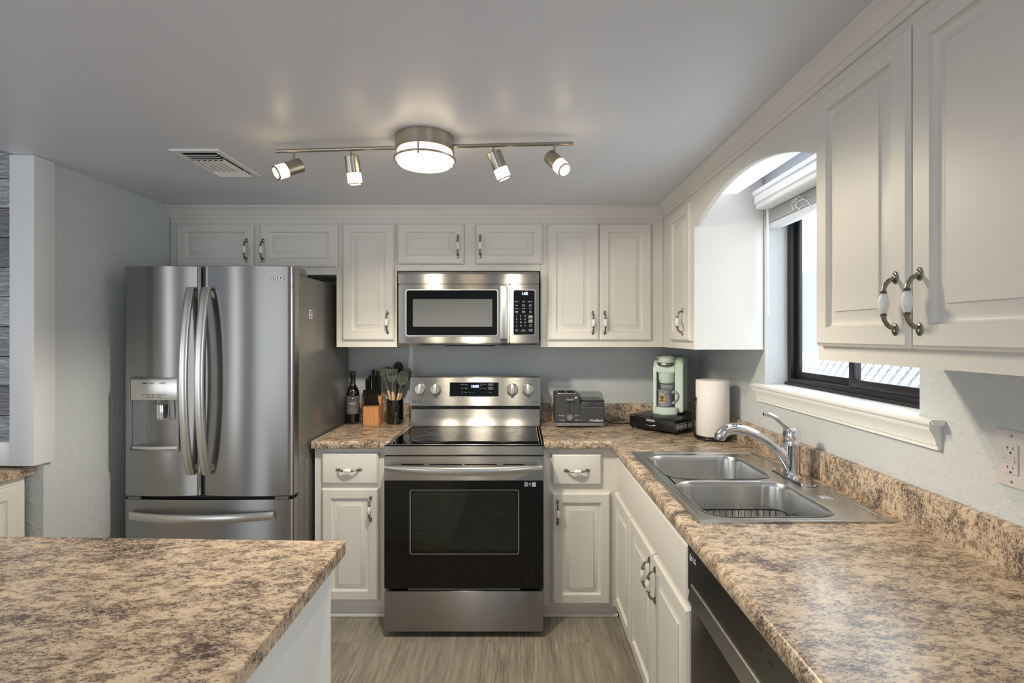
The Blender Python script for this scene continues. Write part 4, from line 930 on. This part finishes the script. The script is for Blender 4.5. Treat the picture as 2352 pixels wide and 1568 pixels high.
# ------------------------------------------------------------------ blinds
t = thing('window_blind', 'white horizontal blind pulled up under its moulded headboard at the window', 'blind', (1.10, 1.9, 1.95))
vp = [(1.119, 2.010), (1.062, 2.010), (1.058, 2.014), (1.056, 2.030), (1.050, 2.034), (1.050, 2.066), (1.044, 2.070), (1.042, 2.086), (1.046, 2.090), (1.119, 2.090)]
obj('headboard', MB().plate(vp, 1.41, 2.325, 'Y'), 'trimw', t)
b = MB()
for k in range(15): b.box(1.128, 1.178, 1.475, 2.350, 2.034-.0052*k-.0018, 2.034-.0052*k)
obj('slats', b, 'blind', t)
obj('bottom_rail', MB().box(1.128, 1.180, 1.475, 2.350, 1.930, 1.952, r=.003), 'blind', t)
obj('tilt_wand', MB().tube([(1.108, 2.32, 2.012), (1.108, 2.32, 1.535)], .0055, 8), 'blind', t)
obj('pull_cord', MB().tube([(1.122, 2.10, 2.0), (1.118, 2.11, 1.975), (1.122, 2.08, 1.95), (1.12, 2.05, 1.925), (1.122, 2.00, 1.93), (1.12, 2.03, 1.975), (1.122, 2.09, 1.985), (1.12, 2.12, 1.96), (1.122, 2.14, 1.99), (1.121, 2.09, 2.005), (1.12, 2.05, 1.985)], .0016, 6), 'blind', t)
# ------------------------------------------------------------------ lights
KW = (1, .88, .68)
t = thing('fluorescent_lamp', 'long glowing fluorescent lamp behind the arch above the window', 'ceiling lamp', (.93, 1.87, ZC))
obj('lamp_cover', MB().plate([(.862, 2.160), (.866, 2.10), (.885, 2.082), (.975, 2.082), (.994, 2.10), (.998, 2.160)], 1.44, 2.33, 'Y'), 'tube', t)
obj('lamp_base', MB().box(.868, .992, 1.45, 2.32, 2.1605, 2.1645), 'white', t)
LX, LY = -.347, 1.887
t = thing('track_light', 'brushed nickel ceiling light with round lit drum and four adjustable spots on a bar', 'ceiling light', (LX, LY, ZC))
obj('canopy', MB().lathe([(0, 2.1642-ZC), (.106, 2.1642-ZC), (.106, 2.112-ZC), (.103, 2.110-ZC), (0, 2.110-ZC)], (LX, LY, ZC), n=64).cyl((LX-.004, LY-.1055, 2.150), (LX-.004, LY-.109, 2.150), .0035, n=12), 'nickel', t)
df = obj('diffuser', MB().lathe([(.100, 2.1098), (.100, 2.085), (.099, 2.072), (.092, 2.064), (.06, 2.060), (0, 2.059)], (LX, LY, 0), n=64), 'glow', t, smooth=60)
b = MB(); b.tube([(LX+.108*math.cos(2*PI*k/64), LY+.108*math.sin(2*PI*k/64), 2.084) for k in range(64)], .0042, 8, closed=True, cap=False)
for a in (-92, 28, 148):
    x, y = LX+.106*math.cos(math.radians(a)), LY+.106*math.sin(math.radians(a)); b.box(x-.003, x+.003, y-.003, y+.003, 2.078, 2.112); b.cyl((x, y, 2.071), (x, y, 2.079), .004, n=10)
obj('diffuser_ring', b, 'nickel', t)
P0, P1 = Vector((-.911, 1.932, 2.131)), Vector((.189, 1.852, 2.131)); dv = (P1-P0).normalized()
for a, c_ in ((P0, Vector((LX, LY, 2.131))-dv*.104), (Vector((LX, LY, 2.131))+dv*.104, P1)):
    obj('bar', MB().cyl(a, c_, .0068, n=16), 'nickel', t)
def barpt(x): return P0+dv*((x-P0.x)/dv.x)
for x, d, z0 in ((-.842, (-.070, -.062, -.050), .038), (-.623, (.008, .018, -.095), .014), (-.098, (.036, .014, -.085), .014), (.122, (.050, -.060, -.070), .036)):
    p = barpt(x); d = Vector(d).normalized(); e = p-Vector((0, 0, z0+.006))
    c0 = e-d*.030+Vector((0, 0, -.018)); 
    if z0 < .02: c0 = e+d*.004
    hd = obj('spot_head', MB().cyl(p, e, .0048, n=12).tube([c0, c0+d*.002, c0+d*.062], [.024, .0262, .0262], 32), 'nickel', t)
    obj('spot_glass', MB().tube([c0+d*.0622, c0+d*.098], [.0255, .0255], 32), 'glow2', hd)
    obj('spot_rim', MB().tube([c0+d*.0982, c0+d*.102], [.0262, .0262], 32).tube([c0+d*.1021, c0+d*.1024], [.020, .020], 32, m=1), ['nickel', 'glow2'], hd)
    sp = bpy.data.lights.new('spot_lamp', 'SPOT'); sp.energy = (13 if x > .1 else 15); sp.color = KW; sp.spot_size = math.radians(80 if abs(x+.36) > .4 else 150); sp.spot_blend = (.8 if abs(x+.36) > .4 else .3); sp.shadow_soft_size = .018
    so = bpy.data.objects.new('spot_lamp', sp); COL.objects.link(so); so.location = c0+d*.112; so.rotation_euler = d.to_track_quat('-Z', 'Y').to_euler()
dl = bpy.data.lights.new('drum_lamp', 'SPOT'); dl.spot_size = math.radians(146); dl.spot_blend = .35; dl.shadow_soft_size = .035; dl.energy = 50; dl.color = (1, .90, .73)
do = bpy.data.objects.new('drum_lamp', dl); COL.objects.link(do); do.location = (LX, LY-.045, 1.99)
# ------------------------------------------------------------------ ceiling vent
t = thing('ceiling_vent', 'white louvred air vent in the ceiling left of the light', 'vent', (-1.262, 2.165, ZC))
vx0, vx1, vy0, vy1 = -1.358, -1.166, 2.0, 2.328
obj('vent_frame', MB().plate([(vx0, vy0), (vx1, vy0), (vx1, vy1), (vx0, vy1)], ZC-.007, ZC-.0005, 'Z', holes=[[(vx0+.024, vy0+.024), (vx1-.024, vy0+.024), (vx1-.024, vy1-.024), (vx0+.024, vy1-.024)]], r=.001), 'white', t)
obj('duct_opening', MB().box(vx0+.023, vx1-.023, vy0+.023, vy1-.023, ZC-.0015, ZC-.0006), 'blackm', t)
b = MB()
for y in (2.038, 2.060, 2.082, 2.250, 2.272, 2.294):
    s_ = -1 if y > 2.15 else 1
    b.box(vx0+.026, vx1-.026, -.0085, .0085, -.0008, .0008, M=T(0, y, ZC-.012) @ R(s_*.55, 'X'))
for k in range(6): b.box(-.0008, .0008, 2.085, 2.235, -.011, .011, M=T(vx0+.040+k*.022, 0, ZC-.013) @ R(.9, 'Y')) if False else b.box(-.009, .009, 2.098, 2.235, -.0008, .0008, M=T(vx0+.040+k*.0225, 0, ZC-.013) @ R(-.55, 'Y'))
obj('louvres', b, 'white', t)
obj('screw', MB().lathe([(0, -.003), (.004, -.002), (.004, 0)], (-1.262, vy0+.012, ZC-.007), n=10).lathe([(0, -.003), (.004, -.002), (.004, 0)], (-1.262, vy1-.012, ZC-.007), n=10), 'white', t)
